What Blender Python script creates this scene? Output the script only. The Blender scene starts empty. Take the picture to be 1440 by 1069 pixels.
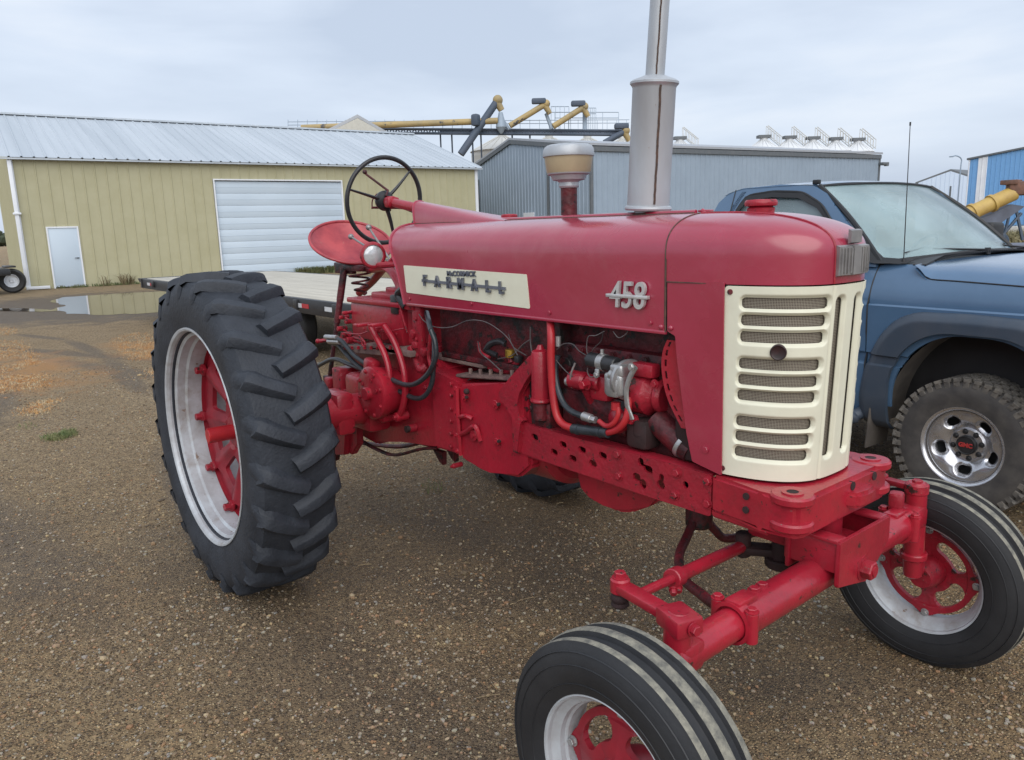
import bpy, bmesh, math, random
from math import sin, cos, pi, radians, sqrt, atan2, tan
from mathutils import Vector, Matrix, noise
random.seed(7)
S = bpy.context.scene; COL = S.collection
# ------------------------------------------------------------------ camera (solved from the photo)
CAM = Vector((3.6164, -2.2278, 1.6854)); YAW, PITCH, ROLL, F = 2.45594, -0.197726, -0.0280657, 1074.62
FW = Vector((cos(PITCH)*cos(YAW), cos(PITCH)*sin(YAW), sin(PITCH)))
_rt = Vector((sin(YAW), -cos(YAW), 0)); _up = _rt.cross(FW)
RT = cos(ROLL)*_rt + sin(ROLL)*_up; UP = -sin(ROLL)*_rt + cos(ROLL)*_up
def ray(px, py): return FW + RT*((px-720)/F) + UP*((534.5-py)/F)
def pt(px, py, **k):                       # measured image point -> real point on a known plane x=, y= or z=
    a, c = list(k.items())[0]; i = 'xyz'.index(a); d = ray(px, py)
    return CAM + d*((c-CAM[i])/d[i])
def far(px, py, D): return CAM + ray(px, py)*D    # point at depth D metres
cd = bpy.data.cameras.new('camera'); co = bpy.data.objects.new('camera', cd); COL.objects.link(co)
co.matrix_world = Matrix(((RT.x, UP.x, -FW.x, CAM.x), (RT.y, UP.y, -FW.y, CAM.y), (RT.z, UP.z, -FW.z, CAM.z), (0,0,0,1)))
cd.sensor_width = 36; cd.lens = F/1440*36; cd.clip_end = 4000; cd.clip_start = .05
S.camera = co
# ------------------------------------------------------------------ materials
def mat(name, col, rough=.5, metal=0, col2=None, scale=6, detail=4, lo=.35, hi=.65, bump=0, bscale=60, spots=None, coat=0, spec=.5, dist=.002, stretch=(1,1,1), edge=None, dirt=None):
    """procedural: two tones mixed by noise, optional small spots (colour, scale, threshold), noise bump"""
    m = bpy.data.materials.new(name); m.use_nodes = True; N = m.node_tree.nodes; L = m.node_tree.links
    b = N['Principled BSDF']; b.inputs['Roughness'].default_value = rough; b.inputs['Metallic'].default_value = metal
    b.inputs['Specular IOR Level'].default_value = spec
    if coat: b.inputs['Coat Weight'].default_value = coat; b.inputs['Coat Roughness'].default_value = .20
    tc = N.new('ShaderNodeTexCoord'); mp = N.new('ShaderNodeMapping'); mp.inputs['Scale'].default_value = stretch
    L.new(tc.outputs['Object'], mp.inputs[0])
    out = None
    c2 = col2 or [c*.8 for c in col]
    n = N.new('ShaderNodeTexNoise'); n.inputs['Scale'].default_value = scale; n.inputs['Detail'].default_value = detail
    n.inputs['Roughness'].default_value = .62
    L.new(mp.outputs[0], n.inputs['Vector'])
    r = N.new('ShaderNodeMapRange'); r.inputs[1].default_value = lo; r.inputs[2].default_value = hi
    L.new(n.outputs[0], r.inputs[0])
    mx = N.new('ShaderNodeMix'); mx.data_type = 'RGBA'
    mx.inputs[6].default_value = (*col, 1); mx.inputs[7].default_value = (*c2, 1)
    L.new(r.outputs[0], mx.inputs[0]); out = mx.outputs[2]
    for (sc, ss, th) in (spots or []):
        n2 = N.new('ShaderNodeTexNoise'); n2.inputs['Scale'].default_value = ss; n2.inputs['Detail'].default_value = 5
        n2.inputs['Roughness'].default_value = .7
        L.new(mp.outputs[0], n2.inputs['Vector'])
        r2 = N.new('ShaderNodeMapRange'); r2.inputs[1].default_value = th; r2.inputs[2].default_value = th+.03
        L.new(n2.outputs[0], r2.inputs[0])
        m2 = N.new('ShaderNodeMix'); m2.data_type = 'RGBA'; m2.inputs[7].default_value = (*sc, 1)
        L.new(r2.outputs[0], m2.inputs[0]); L.new(out, m2.inputs[6]); out = m2.outputs[2]
    if edge:                                             # worn convex edges, broken up by noise
        ec, e0, e1 = edge; g_ = N.new('ShaderNodeNewGeometry'); er = N.new('ShaderNodeMapRange'); er.inputs[1].default_value = e0; er.inputs[2].default_value = e1
        L.new(g_.outputs['Pointiness'], er.inputs[0]); en = N.new('ShaderNodeTexNoise'); en.inputs['Scale'].default_value = 40; en.inputs['Detail'].default_value = 4; L.new(mp.outputs[0], en.inputs['Vector'])
        e2 = N.new('ShaderNodeMapRange'); e2.inputs[1].default_value = .38; e2.inputs[2].default_value = .58; L.new(en.outputs[0], e2.inputs[0])
        em = N.new('ShaderNodeMath'); em.operation = 'MULTIPLY'; L.new(er.outputs[0], em.inputs[0]); L.new(e2.outputs[0], em.inputs[1])
        m3 = N.new('ShaderNodeMix'); m3.data_type = 'RGBA'; m3.inputs[7].default_value = (*ec, 1); L.new(em.outputs[0], m3.inputs[0]); L.new(out, m3.inputs[6]); out = m3.outputs[2]
    if dirt:                                             # settled dust in soft streaky patches
        dc_, ds, d0, d1, dk = dirt; dn = N.new('ShaderNodeTexNoise'); dn.inputs['Scale'].default_value = ds; dn.inputs['Detail'].default_value = 8; dn.inputs['Roughness'].default_value = .72; dn.inputs['Distortion'].default_value = .8; L.new(mp.outputs[0], dn.inputs['Vector'])
        dr_ = N.new('ShaderNodeMapRange'); dr_.inputs[1].default_value = d0; dr_.inputs[2].default_value = d1; dr_.inputs[4].default_value = dk; L.new(dn.outputs[0], dr_.inputs[0])
        m4 = N.new('ShaderNodeMix'); m4.data_type = 'RGBA'; m4.inputs[7].default_value = (*dc_, 1); L.new(dr_.outputs[0], m4.inputs[0]); L.new(out, m4.inputs[6]); out = m4.outputs[2]
    L.new(out, b.inputs['Base Color'])
    # roughness variation
    rr = N.new('ShaderNodeMapRange'); rr.inputs[3].default_value = max(0, rough-.08); rr.inputs[4].default_value = min(1, rough+.12)
    L.new(n.outputs[0], rr.inputs[0]); L.new(rr.outputs[0], b.inputs['Roughness'])
    if bump:
        n3 = N.new('ShaderNodeTexNoise'); n3.inputs['Scale'].default_value = bscale; n3.inputs['Detail'].default_value = 4
        L.new(mp.outputs[0], n3.inputs['Vector'])
        bp = N.new('ShaderNodeBump'); bp.inputs['Strength'].default_value = bump; bp.inputs['Distance'].default_value = dist
        L.new(n3.outputs[0], bp.inputs['Height']); L.new(bp.outputs[0], b.inputs['Normal'])
    return m
M = {}
M['hood'] = mat('faded_red_paint', (.36,.026,.062), .26, coat=.85, col2=(.31,.017,.042), scale=2.2, bump=.22, bscale=5, dist=.02, spots=[((.10,.02,.03), 45, .72), ((.22,.05,.05), 90, .735)], spec=.6, dirt=((.42,.16,.17), 3.2, .50, .75, .22))
M['red'] = mat('red_paint', (.39,.015,.032), .30, coat=.2, col2=(.29,.012,.026), scale=5, bump=.45, bscale=45, dist=.004, spots=[((.06,.02,.018), 24, .635), ((.24,.15,.13), 70, .67)], dirt=((.10,.022,.022), 18, .52, .72, .4))
M['redw'] = mat('worn_red_paint', (.37,.015,.032), .38, col2=(.26,.012,.025), scale=6, bump=.6, bscale=60, dist=.005, spots=[((.04,.02,.018), 20, .605), ((.22,.15,.13), 60, .655)], dirt=((.08,.025,.023), 18, .50, .70, .5))
M['redd'] = mat('greasy_dark_red', (.125,.010,.016), .5, col2=(.03,.008,.010), scale=12, bump=.8, bscale=50, dist=.006, spots=[((.012,.010,.010), 16, .56)])
M['redl'] = mat('fresh_red_orange', (.47,.026,.030), .35, col2=(.36,.018,.028), scale=12)
M['seat'] = mat('seat_red', (.46,.060,.068), .36, col2=(.26,.02,.035), scale=7, bump=.2, bscale=20, spots=[((.40,.16,.12), 12, .66)], spec=.6)
M['cream'] = mat('cream_paint', (.72,.71,.57), .4, col2=(.67,.65,.52), scale=6, bump=.25, bscale=25, dist=.004, spots=[((.25,.17,.09), 40, .74)])
M['rubber'] = mat('rubber', (.017,.021,.029), .6, col2=(.034,.040,.052), scale=6, bump=.7, bscale=80, dist=.004, spots=[((.09,.09,.09), 60, .73)], spec=.4, dirt=((.045,.048,.054), 20, .52, .80, .30))
M['rubberf'] = mat('front_tyre_rubber', (.017,.018,.021), .55, col2=(.028,.029,.032), scale=5, bump=.3, bscale=120, dist=.002, spec=.45)
M['tread'] = mat('dusty_tread_rib', (.27,.255,.205), .85, col2=(.12,.118,.105), scale=40, bump=.8, bscale=180, dist=.003)
M['silver'] = mat('silver_rim_paint', (.50,.54,.58), .45, .12, col2=(.38,.39,.41), scale=10, dirt=((.24,.19,.15), 5, .52, .72, .7), spots=[((.22,.16,.12), 18, .66)], bump=.2, bscale=50)
M['black'] = mat('black_metal', (.018,.019,.022), .38, col2=(.03,.03,.033), scale=20)
M['blackhose'] = mat('black_hose', (.020,.026,.032), .35, col2=(.035,.042,.05), scale=30)
M['grime'] = mat('engine_grime', (.022,.012,.012), .75, col2=(.04,.015,.016), scale=14, bump=.6, bscale=50)
M['alu'] = mat('cast_aluminium', (.50,.50,.50), .38, .7, col2=(.36,.36,.36), scale=30, bump=.3, bscale=80)
M['chrome'] = mat('worn_chrome', (.55,.54,.52), .28, .9, col2=(.38,.37,.36), scale=14, bump=.1)
M['badge'] = mat('bright_badge', (.62,.62,.62), .3, .4, col2=(.50,.49,.49), scale=30)
M['emblem'] = mat('grey_emblem', (.26,.25,.25), .4, .6, col2=(.36,.35,.34), scale=14, bump=.2)
M['muffler'] = mat('aluminised_steel', (.47,.51,.55), .42, .35, col2=(.38,.39,.41), scale=5, bump=.2, bscale=16, spots=[((.27,.19,.15), 16, .665)], stretch=(1,1,.35))
M['seamd'] = mat('rusty_seam', (.05,.035,.03), .8, col2=(.12,.07,.05), scale=40)
M['bowl'] = mat('yellowed_glass', (.45,.37,.24), .35, col2=(.38,.31,.20), scale=6)
M['wiring'] = mat('dull_wiring', (.13,.11,.11), .5, col2=(.05,.045,.05), scale=14)
M['centre'] = mat('wheel_centre_red', (.30,.012,.026), .42, col2=(.19,.010,.020), scale=9, bump=.3, bscale=60, spots=[((.10,.05,.04), 26, .68)])
M['lens'] = mat('lamp_lens', (.62,.64,.66), .12, .3, col2=(.45,.46,.48), scale=25, bump=.4, bscale=60)
M['brass'] = mat('brass', (.55,.36,.07), .3, .8)
M['letter'] = mat('blue_grey_letter', (.10,.11,.14), .35, .5, col2=(.20,.21,.25), scale=40)
M['gasket'] = mat('pale_dusty_metal', (.22,.15,.13), .8, col2=(.12,.07,.07), scale=25, bump=.4)
def mesh_screen_mat():
    m = bpy.data.materials.new('wire_mesh_screen'); m.use_nodes = True; N = m.node_tree.nodes; L = m.node_tree.links
    b = N['Principled BSDF']; b.inputs['Roughness'].default_value = .6; b.inputs['Metallic'].default_value = .3
    uv = N.new('ShaderNodeTexCoord')
    sp = N.new('ShaderNodeSeparateXYZ'); L.new(uv.outputs['UV'], sp.inputs[0])
    outs = []
    for o in (0, 1):
        mu = N.new('ShaderNodeMath'); mu.operation = 'MULTIPLY'; mu.inputs[1].default_value = 2*pi; L.new(sp.outputs[o], mu.inputs[0])
        si = N.new('ShaderNodeMath'); si.operation = 'SINE'; L.new(mu.outputs[0], si.inputs[0])
        gt = N.new('ShaderNodeMath'); gt.operation = 'GREATER_THAN'; gt.inputs[1].default_value = .72; L.new(si.outputs[0], gt.inputs[0]); outs.append(gt)
    mxx = N.new('ShaderNodeMath'); mxx.operation = 'MAXIMUM'; L.new(outs[0].outputs[0], mxx.inputs[0]); L.new(outs[1].outputs[0], mxx.inputs[1])
    mx = N.new('ShaderNodeMix'); mx.data_type = 'RGBA'; mx.inputs[6].default_value = (.040,.024,.018,1); mx.inputs[7].default_value = (.40,.36,.29,1)
    L.new(mxx.outputs[0], mx.inputs[0]); L.new(mx.outputs[2], b.inputs['Base Color'])
    return m
M['screen'] = mesh_screen_mat()
# ------------------------------------------------------------------ object helpers
OFF = {}
def kids_off(p): return OFF.get(p.name, Vector())
def thing(name, label, cat, loc=(0,0,0), rz=0, group=None, local=False):
    o = bpy.data.objects.new(name, None); o.empty_display_size = .2; COL.objects.link(o)
    o.location = loc; o.rotation_euler = (0,0,rz); o['label'] = label; o['category'] = cat
    if group: o['group'] = group
    OFF[o.name] = Vector() if local else Vector(loc)
    return o
def tag(o, label=None, cat=None, group=None, kind=None):
    for k, v in (('label',label),('category',cat),('group',group),('kind',kind)):
        if v: o[k] = v
    return o
def obj(name, bm, m, parent=None, sharp=32, smooth=True, base=None):
    """link ONE mesh object; coordinates are those of the root thing (world unless the thing is local)"""
    bmesh.ops.recalc_face_normals(bm, faces=bm.faces) if getattr(bm, 'recalc', True) else None
    off = kids_off(parent) if parent else (Vector(base) if base else Vector())
    if off.length: bmesh.ops.translate(bm, vec=-off, verts=bm.verts)
    for f in bm.faces: f.smooth = smooth
    if smooth:
        cs = cos(radians(sharp))
        for e in bm.edges:
            if len(e.link_faces) == 2:
                e.smooth = e.link_faces[0].normal.dot(e.link_faces[1].normal) > cs
    me = bpy.data.meshes.new(name); bm.to_mesh(me); bm.free()
    ms = m if isinstance(m, (list, tuple)) else [m]
    for x in ms: me.materials.append(M[x] if isinstance(x, str) else x)
    o = bpy.data.objects.new(name, me); COL.objects.link(o)
    if parent: o.parent = parent; OFF[o.name] = off
    elif base: o.location = base
    return o
SPLIT = set('lettering casting_detail dark_plug starter_terminal bolster_ear wheel_liner spout battery_lead wire_conduit rail_bolt grille_screw clamp_bolt rim_bolt lug_nut wire gear_lever round_emblem bolt_hole hydraulic_hose hose_fitting coolant_pipe rubber_hose side_moulding brake_pedal fuel_line hose_coupling drawbar drawbar_bracket radius_rod eave_trim frame handrail carriage conveyor_head weld_seam'.split())
_obj1 = obj
def obj(name, bm, m, parent=None, sharp=32, smooth=True, base=None):
    if name not in SPLIT or not parent: return _obj1(name, bm, m, parent, sharp, smooth, base)
    bm.verts.index_update(); seen = {}; comps = []
    for v in bm.verts:
        if v in seen: continue
        st = [v]; seen[v] = len(comps); cur = []
        while st:
            w = st.pop(); cur.append(w)
            for e in w.link_edges:
                u = e.other_vert(w)
                if u not in seen: seen[u] = len(comps); st.append(u)
        comps.append(cur)
    bbs = [[[min(v.co[i] for v in c)-.004 for i in range(3)], [max(v.co[i] for v in c)+.004 for i in range(3)], c] for c in comps]
    ch = True
    while ch:
        ch = False
        for i in range(len(bbs)):
            for j in range(i+1, len(bbs)):
                a, b = bbs[i], bbs[j]
                if all(a[0][k] < b[1][k] and b[0][k] < a[1][k] for k in range(3)):
                    bbs[i] = [[min(a[0][k], b[0][k]) for k in range(3)], [max(a[1][k], b[1][k]) for k in range(3)], a[2]+b[2]]; del bbs[j]; ch = True; break
            if ch: break
    if len(bbs) == 1: return _obj1(name, bm, m, parent, sharp, smooth, base)
    first = None
    for _, _, c in bbs:
        nb = B(); mp_ = {v: nb.verts.new(v.co) for v in c}
        for f in set(f for v in c for f in v.link_faces):
            try: nf = nb.faces.new([mp_[v] for v in f.verts]); nf.material_index = f.material_index
            except ValueError: pass
        o = _obj1(name, nb, m, parent, sharp, smooth, base); first = first or o
    bm.free(); return first
def copy_tree(o, parent=None):
    c = o.copy(); COL.objects.link(c)
    if parent: c.parent = parent
    for ch in list(o.children): copy_tree(ch, c)
    return c
def B(): return bmesh.new()
def frame(d, upv=(0,0,1)):
    z = Vector(d).normalized(); u = Vector(upv)
    if abs(z.dot(u.normalized())) > .97: u = Vector((1,0,0))
    x = u.cross(z).normalized(); y = z.cross(x); return x, y, z
def box(bm, c, s, R=None, bev=0, seg=2, mi=0):
    r = bmesh.ops.create_cube(bm, size=1)
    vs = r['verts']
    for v in vs: v.co = Vector((v.co.x*s[0], v.co.y*s[1], v.co.z*s[2]))
    fs = set(f for v in vs for f in v.link_faces)
    if bev:
        es = list(set(e for v in vs for e in v.link_edges))
        g = bmesh.ops.bevel(bm, geom=es, offset=bev, segments=seg, profile=.5, affect='EDGES')
        vs = list(set(v for f in g['faces'] for v in f.verts) | set(v for v in vs if v.is_valid)); fs = set(f for v in vs for f in v.link_faces)
    if R is None: R = Matrix.Identity(3)
    for v in vs: v.co = R @ v.co + Vector(c)
    for f in fs: f.material_index = mi
    return vs
def rot(ax, ang): return Matrix.Rotation(ang, 3, ax)
def ring(bm, c, x, y, r, n, ph=0): return [bm.verts.new(c + x*(r*cos(ph+2*pi*i/n)) + y*(r*sin(ph+2*pi*i/n))) for i in range(n)]
def bridge(bm, a, b, mi=0):
    n = len(a)
    for i in range(n):
        f = bm.faces.new((a[i], a[(i+1)%n], b[(i+1)%n], b[i])); f.material_index = mi
def cyl(bm, p0, p1, r0, r1=None, n=20, bev=0, mi=0, ph=0):
    p0, p1 = Vector(p0), Vector(p1); r1 = r0 if r1 is None else r1; x, y, z = frame(p1-p0); L = (p1-p0).length
    pr = [(0, r0-bev)] + ([(bev, r0)] if bev else []) + ([(L-bev, r1)] if bev else []) + [(L, r1-bev)]
    rs = [ring(bm, p0+z*h, x, y, r, n, ph) for h, r in pr]
    for a, b in zip(rs, rs[1:]): bridge(bm, a, b, mi)
    for q in (rs[0][::-1], rs[-1]): f = bm.faces.new(q); f.material_index = mi
def lathe(bm, prof, c, axis, n=48, closed=False, mi=None, upv=(0,0,1)):
    """prof: [(r, h)] along axis"""
    x, y, z = frame(axis, upv); c = Vector(c); rs = []
    for r, h in prof:
        rs.append([bm.verts.new(c+z*h)] if r < 1e-6 else ring(bm, c+z*h, x, y, r, n))
    prs = list(zip(rs, rs[1:])) + ([(rs[-1], rs[0])] if closed else [])
    for k, (a, b) in enumerate(prs):
        m_ = mi[k] if mi else 0
        if len(a) == 1 and len(b) == 1: continue
        if len(a) == 1:
            for i in range(n): f = bm.faces.new((a[0], b[(i+1)%n], b[i])); f.material_index = m_
        elif len(b) == 1:
            for i in range(n): f = bm.faces.new((a[i], a[(i+1)%n], b[0])); f.material_index = m_
        else: bridge(bm, a, b, m_)
def smoothpath(ps, k=6):
    ps = [Vector(p) for p in ps]
    if len(ps) < 3: return ps
    q = [ps[0]*2-ps[1]] + ps + [ps[-1]*2-ps[-2]]; out = []
    for i in range(1, len(q)-2):
        a, b, c, d = q[i-1:i+3]
        for j in range(k):
            t = j/k
            out.append(.5*((2*b)+(c-a)*t+(2*a-5*b+4*c-d)*t*t+(3*b-a-3*c+d)*t**3))
    out.append(ps[-1]); return out
def tube(bm, ps, r, n=10, smooth=True, r1=None, mi=0, cap=True, flat=1):
    ps = smoothpath(ps) if smooth else [Vector(p) for p in ps]
    x = None; rs = []
    for i, p in enumerate(ps):
        t = (ps[min(i+1, len(ps)-1)]-ps[max(i-1, 0)]).normalized()
        if x is None: x, y, _ = frame(t)
        else: x = (x - t*x.dot(t)).normalized()
        y = t.cross(x); rr = r if r1 is None else r+(r1-r)*i/(len(ps)-1)
        rs.append([bm.verts.new(p + x*(rr*cos(2*pi*k/n)) + y*(rr*flat*sin(2*pi*k/n))) for k in range(n)])
    for a, b in zip(rs, rs[1:]): bridge(bm, a, b, mi)
    if cap:
        for q in (rs[0][::-1], rs[-1]): f = bm.faces.new(q); f.material_index = mi
def prism(bm, pts, d, mi=0, bev=0):
    """closed polygon of 3-D points extruded along d"""
    d = Vector(d); a = [bm.verts.new(Vector(p)) for p in pts]; b = [bm.verts.new(Vector(p)+d) for p in pts]
    fs = [bm.faces.new(a[::-1]), bm.faces.new(b)]; n = len(a)
    for i in range(n): fs.append(bm.faces.new((a[i], a[(i+1)%n], b[(i+1)%n], b[i])))
    for f in fs: f.material_index = mi
    if bev: bmesh.ops.bevel(bm, geom=list(set(e for f in fs for e in f.edges)), offset=bev, segments=2, affect='EDGES')
def ball(bm, c, r, n=12, s=(1,1,1), mi=0):
    g = bmesh.ops.create_uvsphere(bm, u_segments=n, v_segments=max(6, n//2+2), radius=1)
    for v in g['verts']: v.co = Vector((v.co.x*r*s[0], v.co.y*r*s[1], v.co.z*r*s[2])) + Vector(c)
    for f in set(f for v in g['verts'] for f in v.link_faces): f.material_index = mi
def hexbolt(bm, c, d, r=.012, h=.012, washer=True, mi=0):
    d = Vector(d).normalized(); c = Vector(c)
    if washer: cyl(bm, c, c+d*.003, r*1.35, n=14, mi=mi)
    cyl(bm, c, c+d*h, r, n=6, bev=r*.12, mi=mi)
def grid(bm, fn, nu, nv, wrapu=False, mi=0, uv=None):
    vs = [[bm.verts.new(fn(i/(nu if wrapu else nu), j/nv)) for j in range(nv+1)] for i in range(nu if wrapu else nu+1)]
    L = bm.loops.layers.uv.verify() if uv else None
    for i in range(nu):
        for j in range(nv):
            a, b = vs[i], vs[(i+1) % len(vs)]
            f = bm.faces.new((a[j], b[j], b[j+1], a[j+1])); f.material_index = mi
            if uv:
                for lp, (p, q) in zip(f.loops, ((i,j),(i+1,j),(i+1,j+1),(i,j+1))): lp[L].uv = (p/nu*uv[0], q/nv*uv[1])
    return vs
# ---- perforated / outlined sheets from signed distances (positive = keep)
def sd_rbox(u, v, cu, cv, hu, hv, r, ang=0):
    x, y = u-cu, v-cv
    if ang: x, y = x*cos(ang)+y*sin(ang), -x*sin(ang)+y*cos(ang)
    x, y = abs(x)-hu+r, abs(y)-hv+r
    return sqrt(max(x,0)**2+max(y,0)**2)+min(max(x,y),0)-r
def sd_poly(u, v, P):
    d = 1e9; s = 1; n = len(P); j = n-1
    for i in range(n):
        ex, ey = P[j][0]-P[i][0], P[j][1]-P[i][1]; wx, wy = u-P[i][0], v-P[i][1]
        t = min(1, max(0, (wx*ex+wy*ey)/(ex*ex+ey*ey+1e-12)))
        d = min(d, (wx-ex*t)**2+(wy-ey*t)**2)
        c1, c2, c3 = v >= P[i][1], v < P[j][1], ex*wy > ey*wx
        if (c1 and c2 and c3) or (not c1 and not c2 and not c3): s = -s
        j = i
    return s*sqrt(d)
def rpoly(P, r=.03, k=5):
    """round a 2-D polygon's corners"""
    out = []; n = len(P)
    for i in range(n):
        a, b, c = Vector(P[i-1]), Vector(P[i]), Vector(P[(i+1)%n])
        rr = min(r, (a-b).length*.45, (c-b).length*.45); p = b+(a-b).normalized()*rr; q = b+(c-b).normalized()*rr
        for t in range(k+1): t /= k; out.append(tuple(p*(1-t)**2+b*2*t*(1-t)+q*t*t))
    return out
def sheet(bm, nu, nv, U, V, sdf, mp, th=.004, wrap=False, mi=0, us=0):
    if us:                                               # u given in radians: work in metres at radius us
        s0, m0 = sdf, mp; U = (U[0]*us, U[1]*us); sdf = (lambda u, v: s0(u/us, v)) if s0 else None; mp = lambda u, v, w: m0(u/us, v, w)
    du, dv = (U[1]-U[0])/nu, (V[1]-V[0])/nv; h = min(du, dv); H = max(du, dv)
    pos = {}; sd = {}
    for i in range(nu if wrap else nu+1):
        for j in range(nv+1):
            u, v = U[0]+du*i, V[0]+dv*j; d = sdf(u, v) if sdf else 1
            if abs(d) < .62*H:
                e = h*.1; gu = (sdf(u+e, v)-sdf(u-e, v))/(2*e); gv = (sdf(u, v+e)-sdf(u, v-e))/(2*e); g2 = gu*gu+gv*gv
                if g2 > .05: u -= d*gu/g2; v -= d*gv/g2; d = 0
            pos[i,j] = (u, v); sd[i,j] = d
    A, Z = {}, {}
    def vt(D, k, w):
        if k not in D: D[k] = bm.verts.new(mp(pos[k][0], pos[k][1], w))
        return D[k]
    ed = {}
    for i in range(nu):
        for j in range(nv):
            i2 = (i+1) % nu if wrap else i+1
            q = [(i,j),(i2,j),(i2,j+1),(i,j+1)]
            if min(sd[k] for k in q) < -.08*H or sum(sd[k] for k in q) <= 1e-9: continue
            try:
                f = bm.faces.new([vt(A,k,0) for k in q]); f.material_index = mi
                g = bm.faces.new([vt(Z,k,th) for k in q[::-1]]); g.material_index = mi
            except ValueError: continue
            for a, b in zip(q, q[1:]+q[:1]):
                if (b,a) in ed: del ed[b,a]
                else: ed[a,b] = 1
    for a, b in ed:
        try: f = bm.faces.new((A[b], A[a], Z[a], Z[b])); f.material_index = mi
        except ValueError: pass
def text_mesh(s, size, depth, mtx, bold=0.0, shear=0, spacing=1.0, sx=1.0):
    cu = bpy.data.curves.new('t', 'FONT'); cu.body = s; cu.size = size; cu.extrude = depth; cu.offset = bold; cu.shear = shear
    cu.space_character = spacing; cu.resolution_u = 4; cu.align_x = 'CENTER'; cu.align_y = 'CENTER'
    o = bpy.data.objects.new('t', cu); COL.objects.link(o)
    dg = bpy.context.evaluated_depsgraph_get(); me = bpy.data.meshes.new_from_object(o.evaluated_get(dg))
    bpy.data.objects.remove(o); bm = B(); bm.from_mesh(me); bpy.data.meshes.remove(me)
    bmesh.ops.scale(bm, vec=(sx,1,1), verts=bm.verts)
    bmesh.ops.transform(bm, matrix=mtx, verts=bm.verts); return bm
# side-facing frame: text x -> +X, text y -> +Z, faces -Y
def side_mtx(x, y, z, tilt=0):
    return Matrix.Translation((x,y,z)) @ Matrix.Rotation(-tilt, 4, 'Y') @ Matrix.Rotation(radians(90), 4, 'X')
M['embl'] = mat('dark_red_badge', (.035,.010,.012), .45, col2=(.015,.008,.008), scale=60)
# ================================================================== TRACTOR
T = thing('tractor', 'faded red row-crop farm tractor with cream grille and tall silver muffler', 'tractor', (1.2, 0, 0))
HB, HS, HT, HW = 1.33, 1.58, 1.715, .26
def sgnpow(x, p): return math.copysign(abs(x)**p, x)
def hoodsec(x, t, wz=1.0, zb=HB):
    """t 0..1 from near bottom edge over the top to the far bottom edge"""
    if t < .18: return Vector((x, -HW*wz, zb+(HS-zb)*t/.18))
    if t > .82: return Vector((x, HW*wz, zb+(HS-zb)*(1-t)/.18))
    a = (t-.18)/.64*pi
    return Vector((x, -HW*wz*sgnpow(cos(a), 2/2.6), HS+(HT-HS)*abs(sin(a))**(2/2.6)))
def dent(p):
    n = noise.noise(Vector((p.x*3.1, p.y*4, p.z*5)))*.0022; return p+Vector((n*.3, n, n*.8))
bm = B()
def hoodmap(o):
    def f(u, v):
        k = abs(2*v-1)                                # 1 at bottom edges, 0 at the ridge
        xr = .20+.12*min(1, k/.75)+.08*max(0, (k-.64)/.36)
        p = hoodsec(xr+(2.008-xr)*u, v); c = Vector((p.x, 0, 1.5)); d = (p-c).normalized()
        return dent(p-d*o)
    return f
grid(bm, hoodmap(0), 60, 72); grid(bm, hoodmap(.006), 30, 72)
hood = obj('hood', bm, 'hood', T, sharp=60)
bm = B()                                              # rolled bottom lips, centre hinge bead, rear edge strip, rivets
for s in (-1, 1):
    box(bm, (1.215, s*(HW-.004), HB+.001), (1.60, .014, .014), bev=.004)
tube(bm, [(x, -.040, HT+.003) for x in (.2,.6,1.1,1.6,1.96)], .008, 8)
box(bm, (1.97, 0, HT+.006), (.03, .05, .008), bev=.002)
tube(bm, [hoodmap(-.002)(.0, i/30) for i in range(31)], .006, 6)
for x in (.45, .95, 1.45, 1.95):
    hexbolt(bm, (x, -HW-.001, HB+.03 if x != .95 else HB+.035), (0,-1,0), .007, .005)
for x in (1.995, 2.035): ball(bm, (x, -HW-.002, HB+.018), .009, 10, (1,.6,1))
for x in (.9, 1.3, 1.62, 1.8): ball(bm, (x, -.03, HT+.002), .006, 8)
ball(bm, (1.98,-.03,HT+.006), .008, 8)
obj('hood_trim', bm, 'hood', T)
bm = B(); zt_ = lambda y: HS+(HT-HS)*(1-(abs(y)/HW)**2.6)**(1/2.6)
tube(bm, [(x, -.066, zt_(.066)+.0005) for x in (.22,.6,1.1,1.6,1.97)], .0032, 5); obj('hinge_gap', bm, 'seamd', T)
# front hood section and nose
def nose(a, f, o=0, wz=1.0):
    """a -90..90 across, f 0 lower edge .. 1 top centre"""
    zl = 1.497
    if f < .22: s, z = 1, zl+(HS-zl)*f/.22
    else:
        q = (f-.22)/.78*pi/2; s, z = max(cos(q), 0)**(2/2.6), HS+(HT-HS)*sin(q)**(2/2.6)
    xf = .482
    X = 2.012+(xf-o)*s*abs(cos(a))**(2/3.0) if abs(a) < pi/2-1e-6 else 2.012
    return Vector((X, (HW-o)*s*sgnpow(sin(a), 2/3.0), z-(o if f > .5 else 0)))
def noseM(o):
    return lambda u, v: nose(-pi/2+u*pi, v, o)
bm = B(); grid(bm, noseM(0), 72, 40); grid(bm, noseM(.006), 40, 24)
bmesh.ops.remove_doubles(bm, verts=bm.verts, dist=.0006)
np_ = obj('front_hood_cover', bm, 'hood', T, sharp=60)
bm = B()
def nose_y(yc, f):                                     # point of the nose at lateral position yc
    lo, hi = -pi/2, 0
    for _ in range(40):
        m_ = (lo+hi)/2
        if nose(m_, f).y < yc: lo = m_
        else: hi = m_
    return nose(lo, f, -.001)
pp = [nose_y(-.085, f) for f in [i/24*.93 for i in range(25)]]
tube(bm, pp, .0035, 6, smooth=False)
obj('cover_bead', bm, 'red', np_)
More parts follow.
